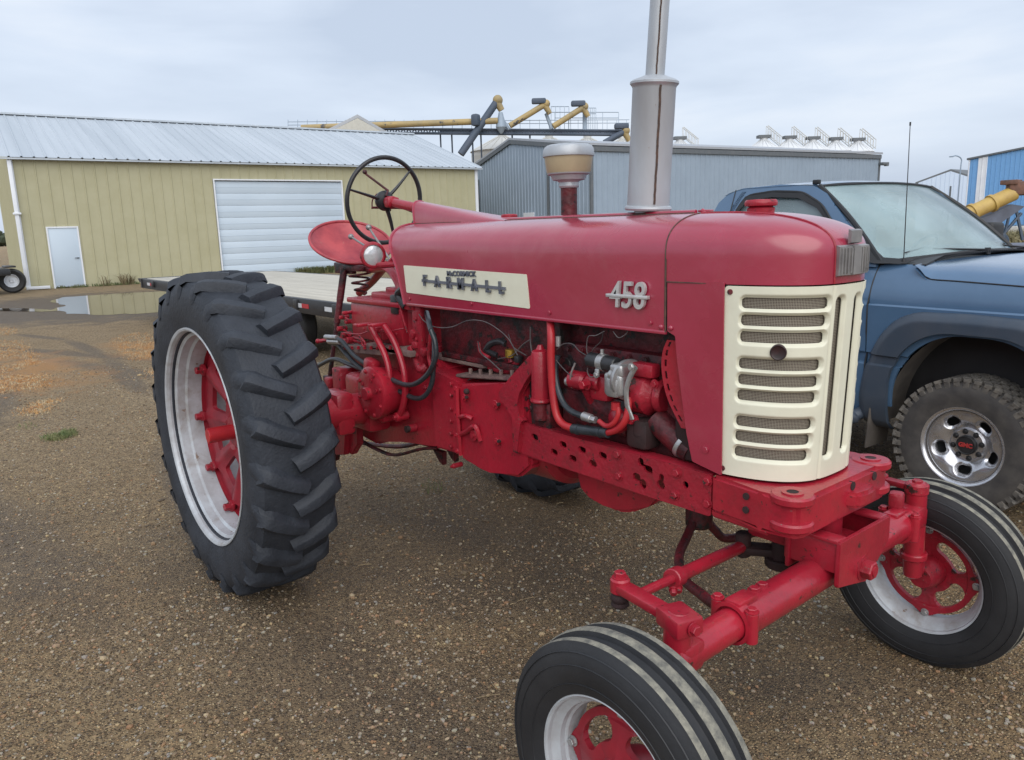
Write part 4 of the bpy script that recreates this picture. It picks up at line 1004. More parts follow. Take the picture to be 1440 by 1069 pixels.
# ---- front wheels
def front_wheel(c, s, camber, n):
    w = wheel_root('front_wheel', c); C_ = Vector((0,0,0)); OFF[w.name] = Vector()
    w.rotation_euler = (camber, 0, 0)
    o_ = Vector((0, s, 0)); R0 = .362
    # three-rib tread: ribs at h = -.062, 0, .062
    pr = [(.215,.060),(.222,.076),(.245,.086),(.275,.092),(.305,.090),(.328,.082),(.342,.074),(.348,.070)]
    ribs = [(.352,.068),(.354,.060),(.354,.050),(.344,.045),(.342,.034),(.345,.019),(.358,.015),(.361,.010),(.362,0)]
    half = pr+ribs; mats = [0]*(len(pr)-1)+[0,1,1,0,0,0,0,1,1]
    full = half+[(r,-h) for r, h in half[::-1][1:]]+[(.207,-.055),(.207,.055)]
    mi = mats+mats[::-1]; mi += [0]*(len(full)-len(mi))
    bm = B(); lathe(bm, full, C_, o_, 96, closed=True, mi=mi)
    for v in bm.verts:
        r = sqrt(v.co.x**2+v.co.z**2)
        if r > .346: v.co.y += .0010*noise.noise(v.co*60)
    for rr, hh in ((.330,.0835),(.300,.0915),(.252,.0885)):
        for q in (-1,1): lathe(bm, [(rr-.0015,hh*q-.002*q),(rr,hh*q+.0012*q),(rr+.0015,hh*q-.002*q)], C_, o_, 72)
    tread_mats = ['rubberf','tread']
    obj('tyre', bm, tread_mats, w, sharp=30)
    bm = B(); ro = [(.222,.072),(.217,.075),(.212,.070),(.210,.060),(.203,.052),(.198,.048),(.192,.044),(.190,.030),(.184,.024),(.182,-.01),(.190,-.03),(.198,-.046),(.203,-.052),(.210,-.060),(.212,-.070),(.219,-.075)]
    lathe(bm, ro+[(r+.004,h) for r,h in ro[::-1][1:-1]], C_, o_, 72, closed=True); obj('rim', bm, 'silver', w, sharp=24)
    bm = B()
    hh = [(pi/4+k*pi/2) for k in range(4)]
    def fsd(u, v):
        d = 9
        for a in hh:
            e = (u-a+pi) % (2*pi)-pi; d = min(d, sd_rbox(e*v, v, 0, .116, .066+.35*(v-.116), .029, .028))
        # outer edge scalloped: cut back between the four rim bolts
        k = abs(((u) % (pi/2))-pi/4)/(pi/4)             # 1 at bolts, 0 between
        return min(d, (.166+.022*max(0,(k-.62)/.38))-v)
    def fsm(u, v, w_):
        off = .012+.030*max(0,(.15-v)/.12); k = abs(((u) % (pi/2))-pi/4)/(pi/4)
        return o_*(off-w_+.006*k*(1 if v < .14 else 0))+Vector((cos(u)*v, 0, sin(u)*v))
    sheet(bm, 240, 44, (0,2*pi), (.03,.190), fsd, fsm, .018, wrap=True, us=.13)
    lathe(bm, [(0,.085),(.022,.085),(.030,.078),(.034,.060),(.048,.045),(.060,.02),(.055,-.03),(.045,-.06),(.040,-.07),(0,-.07)], C_, o_, 34)
    obj('hub_casting', bm, 'redw' if s > 0 else 'centre', w, sharp=35)
    bm = B()
    for k in range(4):
        a = k*pi/2; hexbolt(bm, o_*.014+Vector((cos(a)*.172,0,sin(a)*.172)), o_, .011, .014); hexbolt(bm, o_*-.004+Vector((cos(a)*.172,0,sin(a)*.172)), -o_, .011, .014)
    obj('rim_bolt', bm, 'alu', w)
    return w
fwl = front_wheel((2.51,.704,.352), 1, .065, 0)
fwr = front_wheel((2.489,-.975,.352), -1, -.01, 1)
# ================================================================== PICKUP TRUCK (local: X forward, Y away from the camera side, Z up)
TK = thing('pickup_truck', 'dark blue pickup truck with chrome wheels parked behind the tractor', 'pickup truck', (2.00,2.35,0), radians(-5), local=True)
M['tblue'] = mat('dark_blue_paint', (.085,.160,.270), .18, col2=(.072,.14,.24), scale=3, coat=.6, spots=[((.09,.10,.11), 9, .70)])
M['tclad'] = mat('grey_blue_cladding', (.045,.065,.095), .45, col2=(.06,.075,.10), scale=6)
M['tdark'] = mat('truck_black_trim', (.012,.013,.015), .5, col2=(.02,.02,.022))
M['tchrome'] = mat('chrome_wheel', (.62,.63,.66), .24, .8, col2=(.50,.50,.53), scale=12, spots=[((.20,.17,.15), 18, .68)])
M['ttyre'] = mat('dusty_truck_tyre', (.045,.042,.042), .8, col2=(.085,.078,.072), scale=9, bump=.5, bscale=60)
M['ttread'] = mat('muddy_tread', (.16,.145,.125), .9, col2=(.07,.065,.062), scale=16, bump=.8, bscale=90)
M['flap'] = mat('muddy_flap', (.085,.075,.068), .9, col2=(.13,.115,.10), scale=8, bump=.5)
def glassmat(name, col, alpha, rough=.03):
    m = bpy.data.materials.new(name); m.use_nodes = True; N = m.node_tree.nodes; L = m.node_tree.links
    b = N['Principled BSDF']; b.inputs['Base Color'].default_value = (*col,1); b.inputs['Roughness'].default_value = rough; b.inputs['IOR'].default_value = 1.6
    b.inputs['Coat Weight'].default_value = .6; b.inputs['Coat Roughness'].default_value = .02
    tc = N.new('ShaderNodeTexCoord'); n = N.new('ShaderNodeTexNoise'); n.inputs['Scale'].default_value = 2.5; n.inputs['Detail'].default_value = 3; L.new(tc.outputs['Object'], n.inputs[0])
    r = N.new('ShaderNodeMapRange'); r.inputs[1].default_value = .3; r.inputs[2].default_value = .7; r.inputs[3].default_value = alpha-.1; r.inputs[4].default_value = alpha+.1; L.new(n.outputs[0], r.inputs[0]); L.new(r.outputs[0], b.inputs['Alpha'])
    return m
M['wglass'] = glassmat('windscreen_glass', (.46,.62,.64), .40); M['sglass'] = glassmat('tinted_side_glass', (.20,.27,.29), .6)
def yside(z, x=0):
    if z > 1.16: y = .012+.10*((z-1.16)/.24)**2
    elif z > .86: y = .012-.012*((z-.86)/.30)
    elif z > .80: y = .030
    else: y = .012+.05*max(0,(.62-z)/.2)**2
    return y
def topz(x): return 1.405-.075*max(0, (x+.40)/1.35)**1.3   # fender top line
AC = (0.03, .42)
def arch(x, z, grow=0): return sd_rbox(x, z, AC[0], .42, .455+grow, .60+grow, .40+grow)
WB = -3.40
def archr(x, z, grow=0): return sd_rbox(x, z, WB, .42, .46+grow, .56+grow, .40+grow)
def sidesheet(name, x0, x1, z0, z1, extra, m='tblue', off=0, nx=120, nz=70, th=.02, par=None, far_=True):
    for fr in ((0, 1) if far_ else (0,)):
        bm = B()
        def mp(u, v, w):
            y = yside(v, u)-off+w; return Vector((u, 2.0-y if fr else y, v))
        sheet(bm, nx, nz, (x0,x1), (z0,z1), extra, mp, th); obj(name, bm, m, par or TK, sharp=35)
# front fender (seam curve with the hood at its top), door, cab corner, bed side
seam = [(-.60,1.40),(-.36,1.402),(-.33,1.385),(-.305,1.345),(-.26,1.325),(-.1,1.319),(.25,1.305),(.9,1.275),(.96,1.25),(.96,.55),(-.598,.55)]
seamR = rpoly(seam, .02, 3)
sidesheet('front_fender', -.60, .97, .54, 1.41, lambda u, v: min(-sd_poly(u, v, seamR), arch(u, v)), nx=160, nz=90)
sidesheet('door', -1.845, -.608, .46, 1.40, lambda u, v: -sd_poly(u, v, DOOR), nx=110, nz=80) if False else None
DOOR = rpoly([(-1.83,.47),(-.608,.47),(-.608,1.402),(-1.842,1.402)], .02, 3)
sidesheet('door', -1.85, -.60, .46, 1.41, lambda u, v: -sd_poly(u, v, DOOR), nx=90, nz=60)
sidesheet('cab_corner', -2.06, -1.85, .46, 1.405, None, nx=12, nz=40)
sidesheet('bed_side', -4.62, -2.10, .50, 1.37, lambda u, v: archr(u, v), nx=150, nz=60)
# cladding: flares, door moulding
FL = [(-.625,.40),(-.63,.62),(-.60,.80),(-.52,.98),(-.42,1.09),(-.30,1.140),(0,1.150),(.30,1.140),(.46,1.07),(.58,.92),(.64,.70),(.66,.40)]
FLR = rpoly(FL, .08, 4)
def flare(u, v): return min(-sd_poly(u, v, FLR), sd_rbox(u, v, AC[0], .38, .465, .655, .36))
for fr in (0, 1):
    bm = B()
    def fmp(u, v, w):
        d = -sd_poly(u, v, FLR); e = min(1, max(0, d/.05)); y = yside(v)-.042*e**.6+w*.8
        return Vector((u, 2-y if fr else y, v))
    sheet(bm, 130, 80, (-.65,.68), (.40,1.16), flare, fmp, .035); obj('wheel_arch_flare', bm, 'tclad', TK, sharp=45)
    bm = B()
    for x0, x1 in ((-1.83,-.645),(-2.05,-1.85),(-2.75,-2.10),(-4.6,-4.05)):
        yb = yside(.85)-.012; box(bm, ((x0+x1)/2, (2-yb if fr else yb), .845), (x1-x0-.01, .03, .085), bev=.008)
    obj('side_moulding', bm, 'tblue', TK)
# hood: crowned, with a shoulder along the seam
bm = B()
def hoodt(u, v, o=0):
    y = .055+1.89*v; e = min(v, 1-v)*2; yy = abs(y-1)/.945
    # seam height under the edge
    x0 = -.36-.06*(1-yy**2); x = x0+(.93-x0)*u
    SQ = [(-.60,1.402),(-.36,1.402),(-.335,1.386),(-.305,1.345),(-.26,1.325),(-.1,1.319),(.25,1.305),(.9,1.275),(1.0,1.265)]; ze = 1.402
    for (xa, za), (xb, zb_) in zip(SQ, SQ[1:]):
        if xa <= x <= xb: ze = za+(zb_-za)*(x-xa)/(xb-xa)
    ze += .002
    crown = 1-yy**2.2; sh = 1-yy**14
    z = ze+max(0, 1.395-.055*max(0,x+.2)**1.4-ze)*sh+.040*crown*min(1,.3+(x-x0)*3)
    if u > .93: z -= .06*((u-.93)/.07)**2
    return Vector((x, y, z-o))
grid(bm, hoodt, 40, 70); grid(bm, lambda u, v: hoodt(u, v, .02), 20, 35)
obj('bonnet', bm, 'tblue', TK, sharp=60)
bm = B()
for fr in (0, 1):
    g_ = lambda x, z: Vector((x, (2-yside(z)+.001) if fr else yside(z)-.001, z))
    tube(bm, [g_(x, z) for x, z in ((-.40,1.401),(-.36,1.400),(-.335,1.386),(-.305,1.345),(-.26,1.325),(-.1,1.319),(.25,1.305),(.9,1.275))], .0045, 6)
    tube(bm, [g_(-.603, z) for z in (.50,.7,.8,.86,1.0,1.16,1.3,1.40)], .0045, 6, smooth=False)
obj('panel_seam', bm, 'tdark', TK)
# cowl and front end
bm = B(); 
for i in range(2): pass
prism(bm, [(-.63,.12,1.385),(-.33,.12,1.392),(-.42,.5,1.43),(-.43,1.0,1.44),(-.42,1.5,1.43),(-.33,1.88,1.392),(-.63,1.88,1.385),(-.50,1.0,1.42)], (0,0,.012), bev=.003)
for i in range(46): box(bm, (-.395, .32+i*.030, 1.447-.03*abs((i-23)/23)**2), (.06,.010,.006))
obj('cowl_grille', bm, 'tdark', TK)
bm = B(); box(bm, (.98,1.0,.62), (.16,1.94,.30), bev=.06, seg=4); box(bm, (.95,1.0,1.02), (.05,1.1,.30), bev=.02); obj('front_bumper', bm, 'tchrome', TK)
for y in (.22, 1.78): bm = B(); box(bm, (.93,y,1.02), (.10,.34,.30), bev=.03); obj('headlight', bm, 'lens', TK)
bm = B(); box(bm, (-.1,1.0,.80), (1.9,1.50,.5)); box(bm, (-1.35,1.0,.80), (1.35,1.86,.62)); box(bm, (-3.35,1.0,.80), (2.4,1.1,.32)); box(bm, (-.02,1.0,1.12), (1.8,1.75,.2))
obj('chassis', bm, 'tdark', TK, smooth=False)
bm = B()
for y in (.10, 1.90):                                     # wheel-well liners
    for cx in (AC[0], WB):
        pts = [(cx+.50*cos(a), .45+.60*sin(a)) for a in [pi*i/24 for i in range(25)]]
        L_ = [[bm.verts.new((x, y+dy, z)) for x, z in pts] for dy in (-.06*(1 if y<1 else -1), .34*(1 if y<1 else -1))]
        for i in range(24): bm.faces.new((L_[0][i], L_[0][i+1], L_[1][i+1], L_[1][i]))
obj('wheel_liner', bm, 'flap', TK)
# cargo bed
bm = B(); box(bm, (-3.35,1.0,.90), (2.4,1.8,.04)); box(bm, (-2.13,1.0,1.13), (.05,1.88,.48), bev=.01); box(bm, (-4.60,1.0,1.0), (.06,1.88,.80), bev=.02)
for y in (.08, 1.92): box(bm, (-3.35,y,1.375), (2.5,.09,.03), bev=.01)
obj('cargo_bed', bm, 'tblue', TK, sharp=35)
# greenhouse
def tumble(z): return .075+.36*(z-1.39)-.02*max(0,(z-1.39)/.5)*0
GH = [(-2.035,1.385),(-2.045,1.46),(-2.02,1.70),(-1.975,1.82),(-1.90,1.885),(-1.78,1.915),(-1.45,1.925),(-1.19,1.902),(-1.08,1.845),(-.62,1.418),(-.60,1.385)]
WN = rpoly([(-1.765,1.42),(-1.80,1.60),(-1.785,1.77),(-1.72,1.862),(-1.50,1.880),(-1.26,1.862),(-1.09,1.775),(-.75,1.42)], .05, 4)
for fr in (0, 1):
    bm = B()
    def gmp(u, v, w): y = tumble(v)+w; return Vector((u, 2-y if fr else y, v))
    sheet(bm, 150, 66, (-2.06,-.59), (1.38,1.93), lambda u, v: min(-sd_poly(u, v, GH), sd_poly(u, v, WN)), gmp, .05); obj('cab_pillars', bm, 'tblue', TK, sharp=40)
    bm = B(); tube(bm, [gmp(x, z, -.004) for x, z in WN+[WN[0]]], .009, 6, smooth=False); tube(bm, [gmp(-1.84, z, -.001) for z in (1.40,1.6,1.78,1.87,1.905)], .004, 6)
    obj('window_seal', bm, 'tdark', TK)
    bm = B(); cx = -1.35; prism(bm, [gmp(x, z, .018) for x, z in rpoly([(-1.78,1.40),(-1.82,1.60),(-1.80,1.78),(-1.73,1.87),(-1.26,1.87),(-1.08,1.78),(-.73,1.40)], .04, 3)], (0,.006*(-1 if fr else 1),0)); obj('side_window', bm, 'sglass', TK)
    bm = B()                                              # window visor
    prism(bm, [gmp(x, z, -.012) for x, z in [(-1.79,1.76),(-1.73,1.856),(-1.50,1.874),(-1.26,1.856),(-1.10,1.775),(-.97,1.64),(-.99,1.64),(-1.12,1.755),(-1.28,1.825),(-1.50,1.84),(-1.70,1.825),(-1.76,1.75)]], (0,.004,0)); obj('window_visor', bm, 'tdark', TK)
bm = B()
def roof(u, v, o=0):
    # u front->back, v across
    t = abs(2*v-1); xf = -1.175+.0*t-.03*(1-t*t)*-1.2; xb = -1.93; x = xf+(xb-xf)*u
    ze = 1.912-.045*(max(0,(u-.75)/.25))**2-.012*(max(0,(.12-u)/.12))**2; y0 = tumble(ze)-.004
    y = 1+(2*v-1)*(1-y0); z = ze+.036*(1-t**3)*(.75+.25*sin(pi*min(1,u)))
    return Vector((x, y, z-o))
grid(bm, roof, 26, 50); grid(bm, lambda u, v: roof(u, v, .03), 13, 25); obj('roof', bm, 'tblue', TK, sharp=60)
bm = B()
def back(u, v, w):                                        # rear cab wall
    x = -2.045+.16*max(0,(v-1.44)/.44)**1.6-w*-1; y0 = tumble(v); y = 1+(2*u-1)*(1-y0); x += .10*abs(2*u-1)**10
    return Vector((x, y, v))
sheet(bm, 90, 40, (0,1), (1.36,1.89), lambda u, v: sd_rbox((u-.5)*1.7, v, 0, 1.62, .58, .16, .05), back, .04); obj('cab_back', bm, 'tblue', TK, sharp=40)
bm = B(); box(bm, (-1.985,1.0,1.62), (.008,1.2,.34), rot('Y',.12)); obj('rear_window', bm, 'sglass', TK)
# windscreen
def ws(u, v, o=0):
    y0b, y0t = .105, .285; t = 2*u-1
    b = Vector((-.595+.16*(1-abs(t)**2.2), 1+t*(1-y0b), 1.405+.035*(1-t*t))); tp = Vector((-1.165+.07*(1-t*t), 1+t*(1-y0t), 1.895+.020*(1-t*t)))
    p = b.lerp(tp, v)+Vector((.025,0,.03))*sin(pi*v)*.6; return p+Vector((-.6,0,-.8))*o
bm = B(); grid(bm, lambda u, v: ws(.012+u*.976, v), 30, 16); grid(bm, lambda u, v: ws(.012+u*.976, v, .006), 30, 16); obj('windscreen', bm, 'wglass', TK, sharp=60)
bm = B()
tube(bm, [ws(0, k/12, -.004) for k in range(13)], .016, 6, smooth=False, flat=1); tube(bm, [ws(1, k/12, -.004) for k in range(13)], .016, 6, smooth=False); tube(bm, [ws(k/24, 1, -.003) for k in range(25)], .010, 6, smooth=False); tube(bm, [ws(k/24, 0, -.003) for k in range(25)], .016, 6, smooth=False)
prism(bm, [Vector((-.80,.085,1.44)),Vector((-.61,.055,1.407)),Vector((-.44,.10,1.408)),Vector((-.44,.20,1.425)),Vector((-.60,.125,1.44)),Vector((-.78,.135,1.58))], (0,.015,0))
obj('windscreen_seal', bm, 'tdark', TK)
bm = B(); box(bm, (-.85,1.0,1.30), (.50,1.7,.16), bev=.05); obj('dashboard', bm, mat('grey_dashboard',(.12,.125,.13),.6), TK)
bm = B(); lathe(bm, [(.17,-.012),(.185,0),(.17,.012),(.158,0)], (-1.08,1.45,1.40), (-.8,0,.55), 30, closed=True); obj('steering_wheel', bm, 'tdark', TK)
for y in (.55, 1.45):
    bm = B(); box(bm, (-1.72,y,1.28), (.16,.55,.62), rot('Y',-.2), bev=.05, seg=3); box(bm, (-1.78,y,1.66), (.10,.26,.18), rot('Y',-.2), bev=.04, seg=3); obj('seat', bm, mat('grey_cloth_seat',(.30,.29,.27),.9), TK, sharp=60)
bm = B(); box(bm, (-1.05,.95,1.80), (.02,.22,.06), bev=.01); obj('mirror', bm, 'tdark', TK)
# wipers, antenna, roof clip, running board, mud flap
for a, b, c in (((-.40,1.02,1.455),(-.53,.58,1.475),(-.57,.32,1.458)), ((-.44,1.72,1.44),(-.57,1.45,1.475),(-.58,1.12,1.492))):
    bm = B(); A1, B1, C1 = Vector(a), Vector(b), Vector(c); tube(bm, [A1, B1], .010, 8, smooth=False, flat=.6); m0 = B1+(A1-B1)*.45+Vector((-.03,0,.012)); tube(bm, [m0+Vector((-.02,.05,.0)), B1+Vector((-.02,0,.012)), C1], .007, 6)
    tube(bm, [m0+Vector((-.02,.05,-.012)), B1+Vector((-.02,0,-.002)), C1+Vector((0,0,-.012))], .009, 6)
    cyl(bm, A1-Vector((0,0,.03)), A1+Vector((0,0,.012)), .018, n=12); obj('wiper', bm, 'tdark', TK)
bm = B(); ab = Vector((-.47,.13,1.405)); cyl(bm, ab, ab+Vector((0,0,.03)), .014, .009, 12); cyl(bm, ab+Vector((0,0,.03)), ab+Vector((-.03,.02,.80)), .0032, .0022, 8); cyl(bm, ab+Vector((-.0298,.0198,.795)), ab+Vector((-.030,.02,.815)), .005, n=8); obj('antenna', bm, 'tdark', TK)
bm = B(); box(bm, (-1.19,.29,1.925), (.05,.03,.03), bev=.006); obj('roof_clip', bm, 'tdark', TK)
bm = B(); tube(bm, [(-2.0,-.02,.46),(-1.9,-.05,.445),(-.75,-.05,.445),(-.64,-.02,.46),(-.60,.1,.50)], .038, 16); obj('step_bar', bm, 'tclad', TK)
bm = B(); box(bm, (-.535,.10,.50), (.012,.24,.46), rot('Y',.06), bev=.003); obj('mud_flap', bm, 'flap', TK)
for y in (.02, 1.98):
    bm = B(); sy = -1 if y < 1 else 1; box(bm, (-.86, y+sy*.12, 1.50), (.10,.20,.24), bev=.03, seg=3); box(bm, (-.84, y+sy*.02, 1.46), (.06,.10,.06), bev=.015); obj('door_mirror', bm, 'tdark', TK)
def truck_wheel(cx, cy, s):
    w = bpy.data.objects.new('wheel', None); COL.objects.link(w); w.parent = TK; w.location = (cx, cy, .392); OFF[w.name] = Vector()
    if s > 0: w.rotation_euler = (0,0,pi)
    C_ = Vector(); o_ = Vector((0,-1,0))
    pr = [(.212,.095),(.222,.108),(.26,.118),(.30,.124),(.335,.122),(.362,.112),(.376,.095),(.378,0)]
    full = pr+[(r,-h) for r,h in pr[::-1][1:]]+[(.205,-.09),(.205,.09)]
    bm = B(); lathe(bm, full, C_, o_, 72, closed=True)
    NB = 44
    for k in range(NB):
        for h, dth, ln, wd in ((.098,0,.040,.046),(.050,.5,.042,.036),(0,.1,.042,.034),(-.050,.6,.042,.036),(-.098,.1,.040,.046)):
            a = 2*pi*(k+dth)/NB; big = .006 if k % 2 else 0
            R_m = rot('Y', -a); c = Vector((cos(a)*.384, -h, sin(a)*.384)); box(bm, c, (.020, wd, ln*.98), R_m @ rot('X', .35*(1 if h > 0 else -1 if h < 0 else 0)), bev=.002, seg=1, mi=1)
        for s_ in (-1, 1):
            a = 2*pi*k/NB; c = Vector((cos(a)*.362, s_*.110, sin(a)*.362)); box(bm, c, (.046 if k % 2 else .034, .018, .034), rot('Y', -a), bev=.003, seg=1, mi=1)
    obj('tyre', bm, ['ttyre','ttread'], w, sharp=30)
    bm = B()
    ro = [(.222,.098),(.232,.104),(.228,.112),(.218,.108),(.208,.092),(.204,.07)]
    lathe(bm, ro+[(.200,.06),(.200,-.09),(.206,-.09),(.209,.08),(.214,.098)], C_, o_, 64, closed=True)
    def tsd(u, v):
        d = 9
        for k in range(5):
            e = (u-(radians(53)+k*2*pi/5)+pi) % (2*pi)-pi; d = min(d, sd_rbox(e*v, v, 0, .150, .034, .023, .022))
        return d
    def tmp(u, v, w_):
        d = tsd(u, v); r = (v-.04)/.17; off = .018+.055*sin(min(1,max(0,(v-.085)/.12))*pi*.5) - .016*max(0,min(1,1-d/.016))
        if v < .10: off += .020*min(1,(.10-v)/.012)
        off += .010*cos(5*(u-radians(53))+pi)*max(0,1-abs(v-.15)/.04)
        return o_*(off-w_)+Vector((cos(u)*v,0,sin(u)*v))
    sheet(bm, 260, 48, (0,2*pi), (.03,.206), tsd, tmp, .006, wrap=True, us=.15); obj('chrome_rim', bm, 'tchrome', w, sharp=50)
    bm = B(); lathe(bm, [(0,-.03),(.198,-.03),(.198,-.02),(0,-.02)], C_, o_, 40); obj('brake_disc', bm, 'tdark', w)
    bm = B()
    for k in range(8): a = 2*pi*k/8+.2; c = Vector((cos(a)*.078, -.034, sin(a)*.078)); cyl(bm, c, c+o_*.018, .0165, .012, 14, bev=.003)
    obj('lug_nut', bm, 'tdark', w)
    bm = B(); lathe(bm, [(0,.03),(.056,.03),(.056,.052),(.050,.060),(.046,.056),(0,.057)], C_, o_, 40); cp = obj('centre_cap', bm, 'tdark', w)
    bm = text_mesh('GMC', .034, .0015, Matrix.Translation((0,-.0585,0)) @ Matrix.Rotation(radians(90),4,'X'), bold=.0014); obj('cap_lettering', bm, mat('red_letters',(.55,.05,.05),.4), w)
    return w
tw = truck_wheel(0, .125, -1)
for cx, cy, r in ((0, 1.875, pi), (WB, .14, 0), (WB, 1.86, pi)):
    c_ = copy_tree(tw, TK); c_.location = (cx, cy, .392); c_.rotation_euler = (0,0,r)
# ================================================================== GROUND
M['puddle'] = None
def ground_mat():
    m = bpy.data.materials.new('gravel_yard'); m.use_nodes = True; N = m.node_tree.nodes; L = m.node_tree.links; b = N['Principled BSDF']
    g = N.new('ShaderNodeNewGeometry'); P = g.outputs['Position']
    def noise_(sc, det=4, rough=.6, vec=P):
        n = N.new('ShaderNodeTexNoise'); n.inputs['Scale'].default_value = sc; n.inputs['Detail'].default_value = det; n.inputs['Roughness'].default_value = rough; L.new(vec, n.inputs['Vector']); return n.outputs[0]
    def rng(x, a, b_, c=0, d=1):
        r = N.new('ShaderNodeMapRange'); r.inputs[1].default_value = a; r.inputs[2].default_value = b_; r.inputs[3].default_value = c; r.inputs[4].default_value = d; L.new(x, r.inputs[0]); return r.outputs[0]
    def mix(f, a, b_):
        x = N.new('ShaderNodeMix'); x.data_type = 'RGBA'
        for i, v in ((0, f), (6, a), (7, b_)):
            if isinstance(v, (tuple, float, int)): x.inputs[i].default_value = (*v, 1) if isinstance(v, tuple) else v
            else: L.new(v, x.inputs[i])
        return x.outputs[2]
    def math_(op, a, b_=None):
        x = N.new('ShaderNodeMath'); x.operation = op
        for i, v in ((0, a), (1, b_)):
            if v is None: continue
            if isinstance(v, (float, int)): x.inputs[i].default_value = v
            else: L.new(v, x.inputs[i])
        return x.outputs[0]
    big = noise_(.35, 3); mid = noise_(2.2, 5); fine = noise_(26, 5, .75); vf = noise_(110, 3, .7)
    col = mix(rng(mid, .35, .65), (.235,.150,.064), (.325,.218,.105))
    spx = N.new('ShaderNodeSeparateXYZ'); L.new(P, spx.inputs[0])
    west = rng(math_('ADD', spx.outputs[0], math_('MULTIPLY', mid, 3.0)), 2.2, -3.5)
    col = mix(math_('MAXIMUM', math_('MULTIPLY', rng(big, .45, .65), .6), west), col, mix(rng(mid,.3,.7), (.37,.272,.150), (.50,.385,.23)))
    col = mix(rng(fine, .30, .68, .0, 1), (.085,.052,.028), col)
    v0 = N.new('ShaderNodeTexVoronoi'); v0.inputs['Scale'].default_value = 95; L.new(P, v0.inputs['Vector']); s0_ = N.new('ShaderNodeSeparateColor'); L.new(v0.outputs['Color'], s0_.inputs[0])
    col = mix(math_('MULTIPLY', rng(v0.outputs['Distance'], .50, .34), .95), col, mix(rng(s0_.outputs[0], .3, .8), (.10,.066,.033), mix(s0_.outputs[1], (.66,.51,.30), (.50,.31,.15))))
    vo = N.new('ShaderNodeTexVoronoi'); vo.inputs['Scale'].default_value = 70; L.new(P, vo.inputs['Vector'])
    st = rng(vo.outputs['Distance'], .30, .22); rs = N.new('ShaderNodeSeparateColor'); L.new(vo.outputs['Color'], rs.inputs[0])
    keep = rng(rs.outputs[0], .45, .49); sc_ = mix(rs.outputs[1], (.13,.10,.075), mix(rs.outputs[2], (.44,.35,.235), (.36,.215,.105)))
    col = mix(math_('MULTIPLY', st, keep), col, sc_)
    vo2 = N.new('ShaderNodeTexVoronoi'); vo2.inputs['Scale'].default_value = 33; L.new(P, vo2.inputs['Vector'])
    rs2 = N.new('ShaderNodeSeparateColor'); L.new(vo2.outputs['Color'], rs2.inputs[0])
    m2 = math_('MULTIPLY', rng(vo2.outputs['Distance'], .26, .20), rng(rs2.outputs[0], .72, .76)); col = mix(m2, col, mix(rs2.outputs[1], (.15,.11,.075), (.50,.41,.28)))
    # wet mud in tracks and round the puddle, plus painted shade round the tractor
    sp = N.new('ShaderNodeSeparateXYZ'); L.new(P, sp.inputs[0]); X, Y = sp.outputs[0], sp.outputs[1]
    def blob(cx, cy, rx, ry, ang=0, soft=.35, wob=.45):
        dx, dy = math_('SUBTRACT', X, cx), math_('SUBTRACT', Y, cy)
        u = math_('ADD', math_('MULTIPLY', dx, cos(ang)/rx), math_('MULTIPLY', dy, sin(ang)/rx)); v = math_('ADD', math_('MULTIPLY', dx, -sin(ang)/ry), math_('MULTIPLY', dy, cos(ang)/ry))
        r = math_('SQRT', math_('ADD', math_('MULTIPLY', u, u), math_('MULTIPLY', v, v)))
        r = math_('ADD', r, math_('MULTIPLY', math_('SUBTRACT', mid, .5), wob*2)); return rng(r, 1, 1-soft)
    damp_shade = blob(-18.5, 2.4, 5.8, 4.6, 0, .3)
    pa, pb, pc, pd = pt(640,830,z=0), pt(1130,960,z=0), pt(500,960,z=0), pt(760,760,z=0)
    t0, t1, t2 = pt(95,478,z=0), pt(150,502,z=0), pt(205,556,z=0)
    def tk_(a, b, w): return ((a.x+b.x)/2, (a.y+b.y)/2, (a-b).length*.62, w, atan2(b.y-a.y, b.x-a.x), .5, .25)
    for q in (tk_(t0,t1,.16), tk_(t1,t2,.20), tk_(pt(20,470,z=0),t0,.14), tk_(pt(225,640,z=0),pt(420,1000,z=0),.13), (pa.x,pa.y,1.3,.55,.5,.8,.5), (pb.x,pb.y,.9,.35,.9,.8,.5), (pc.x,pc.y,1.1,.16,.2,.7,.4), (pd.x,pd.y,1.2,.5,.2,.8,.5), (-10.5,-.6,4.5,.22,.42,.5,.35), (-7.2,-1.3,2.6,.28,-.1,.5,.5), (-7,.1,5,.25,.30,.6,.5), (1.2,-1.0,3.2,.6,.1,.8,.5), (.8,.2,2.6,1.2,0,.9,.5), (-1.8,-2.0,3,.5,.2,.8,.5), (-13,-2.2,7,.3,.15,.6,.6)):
        damp_shade = math_('MAXIMUM', damp_shade, math_('MULTIPLY', blob(*q), .75))
    col = mix(math_('MULTIPLY', damp_shade, .72), col, (.065,.047,.034))
    # rust coloured dry growth stains
    dry = noise_(1.3, 6, .7)
    ra, rb = pt(15,520,z=0), pt(205,492,z=0)
    rust = math_('MULTIPLY', blob(ra.x,ra.y,2.6,1.1,.1,.6,.7), rng(dry,.36,.52)); rust = math_('MAXIMUM', rust, math_('MULTIPLY', blob(rb.x,rb.y,1.7,.55,.1,.6,.7), rng(dry,.38,.52)))
    col = mix(math_('MULTIPLY', rust, .75), col, (.46,.235,.085))
    L.new(col, b.inputs['Base Color']); L.new(rng(damp_shade, 0, 1, .93, .60), b.inputs['Roughness'])
    h = math_('ADD', math_('MULTIPLY', fine, .5), math_('ADD', math_('MULTIPLY', math_('MULTIPLY', st, keep), .5), math_('MULTIPLY', vf, .2)))
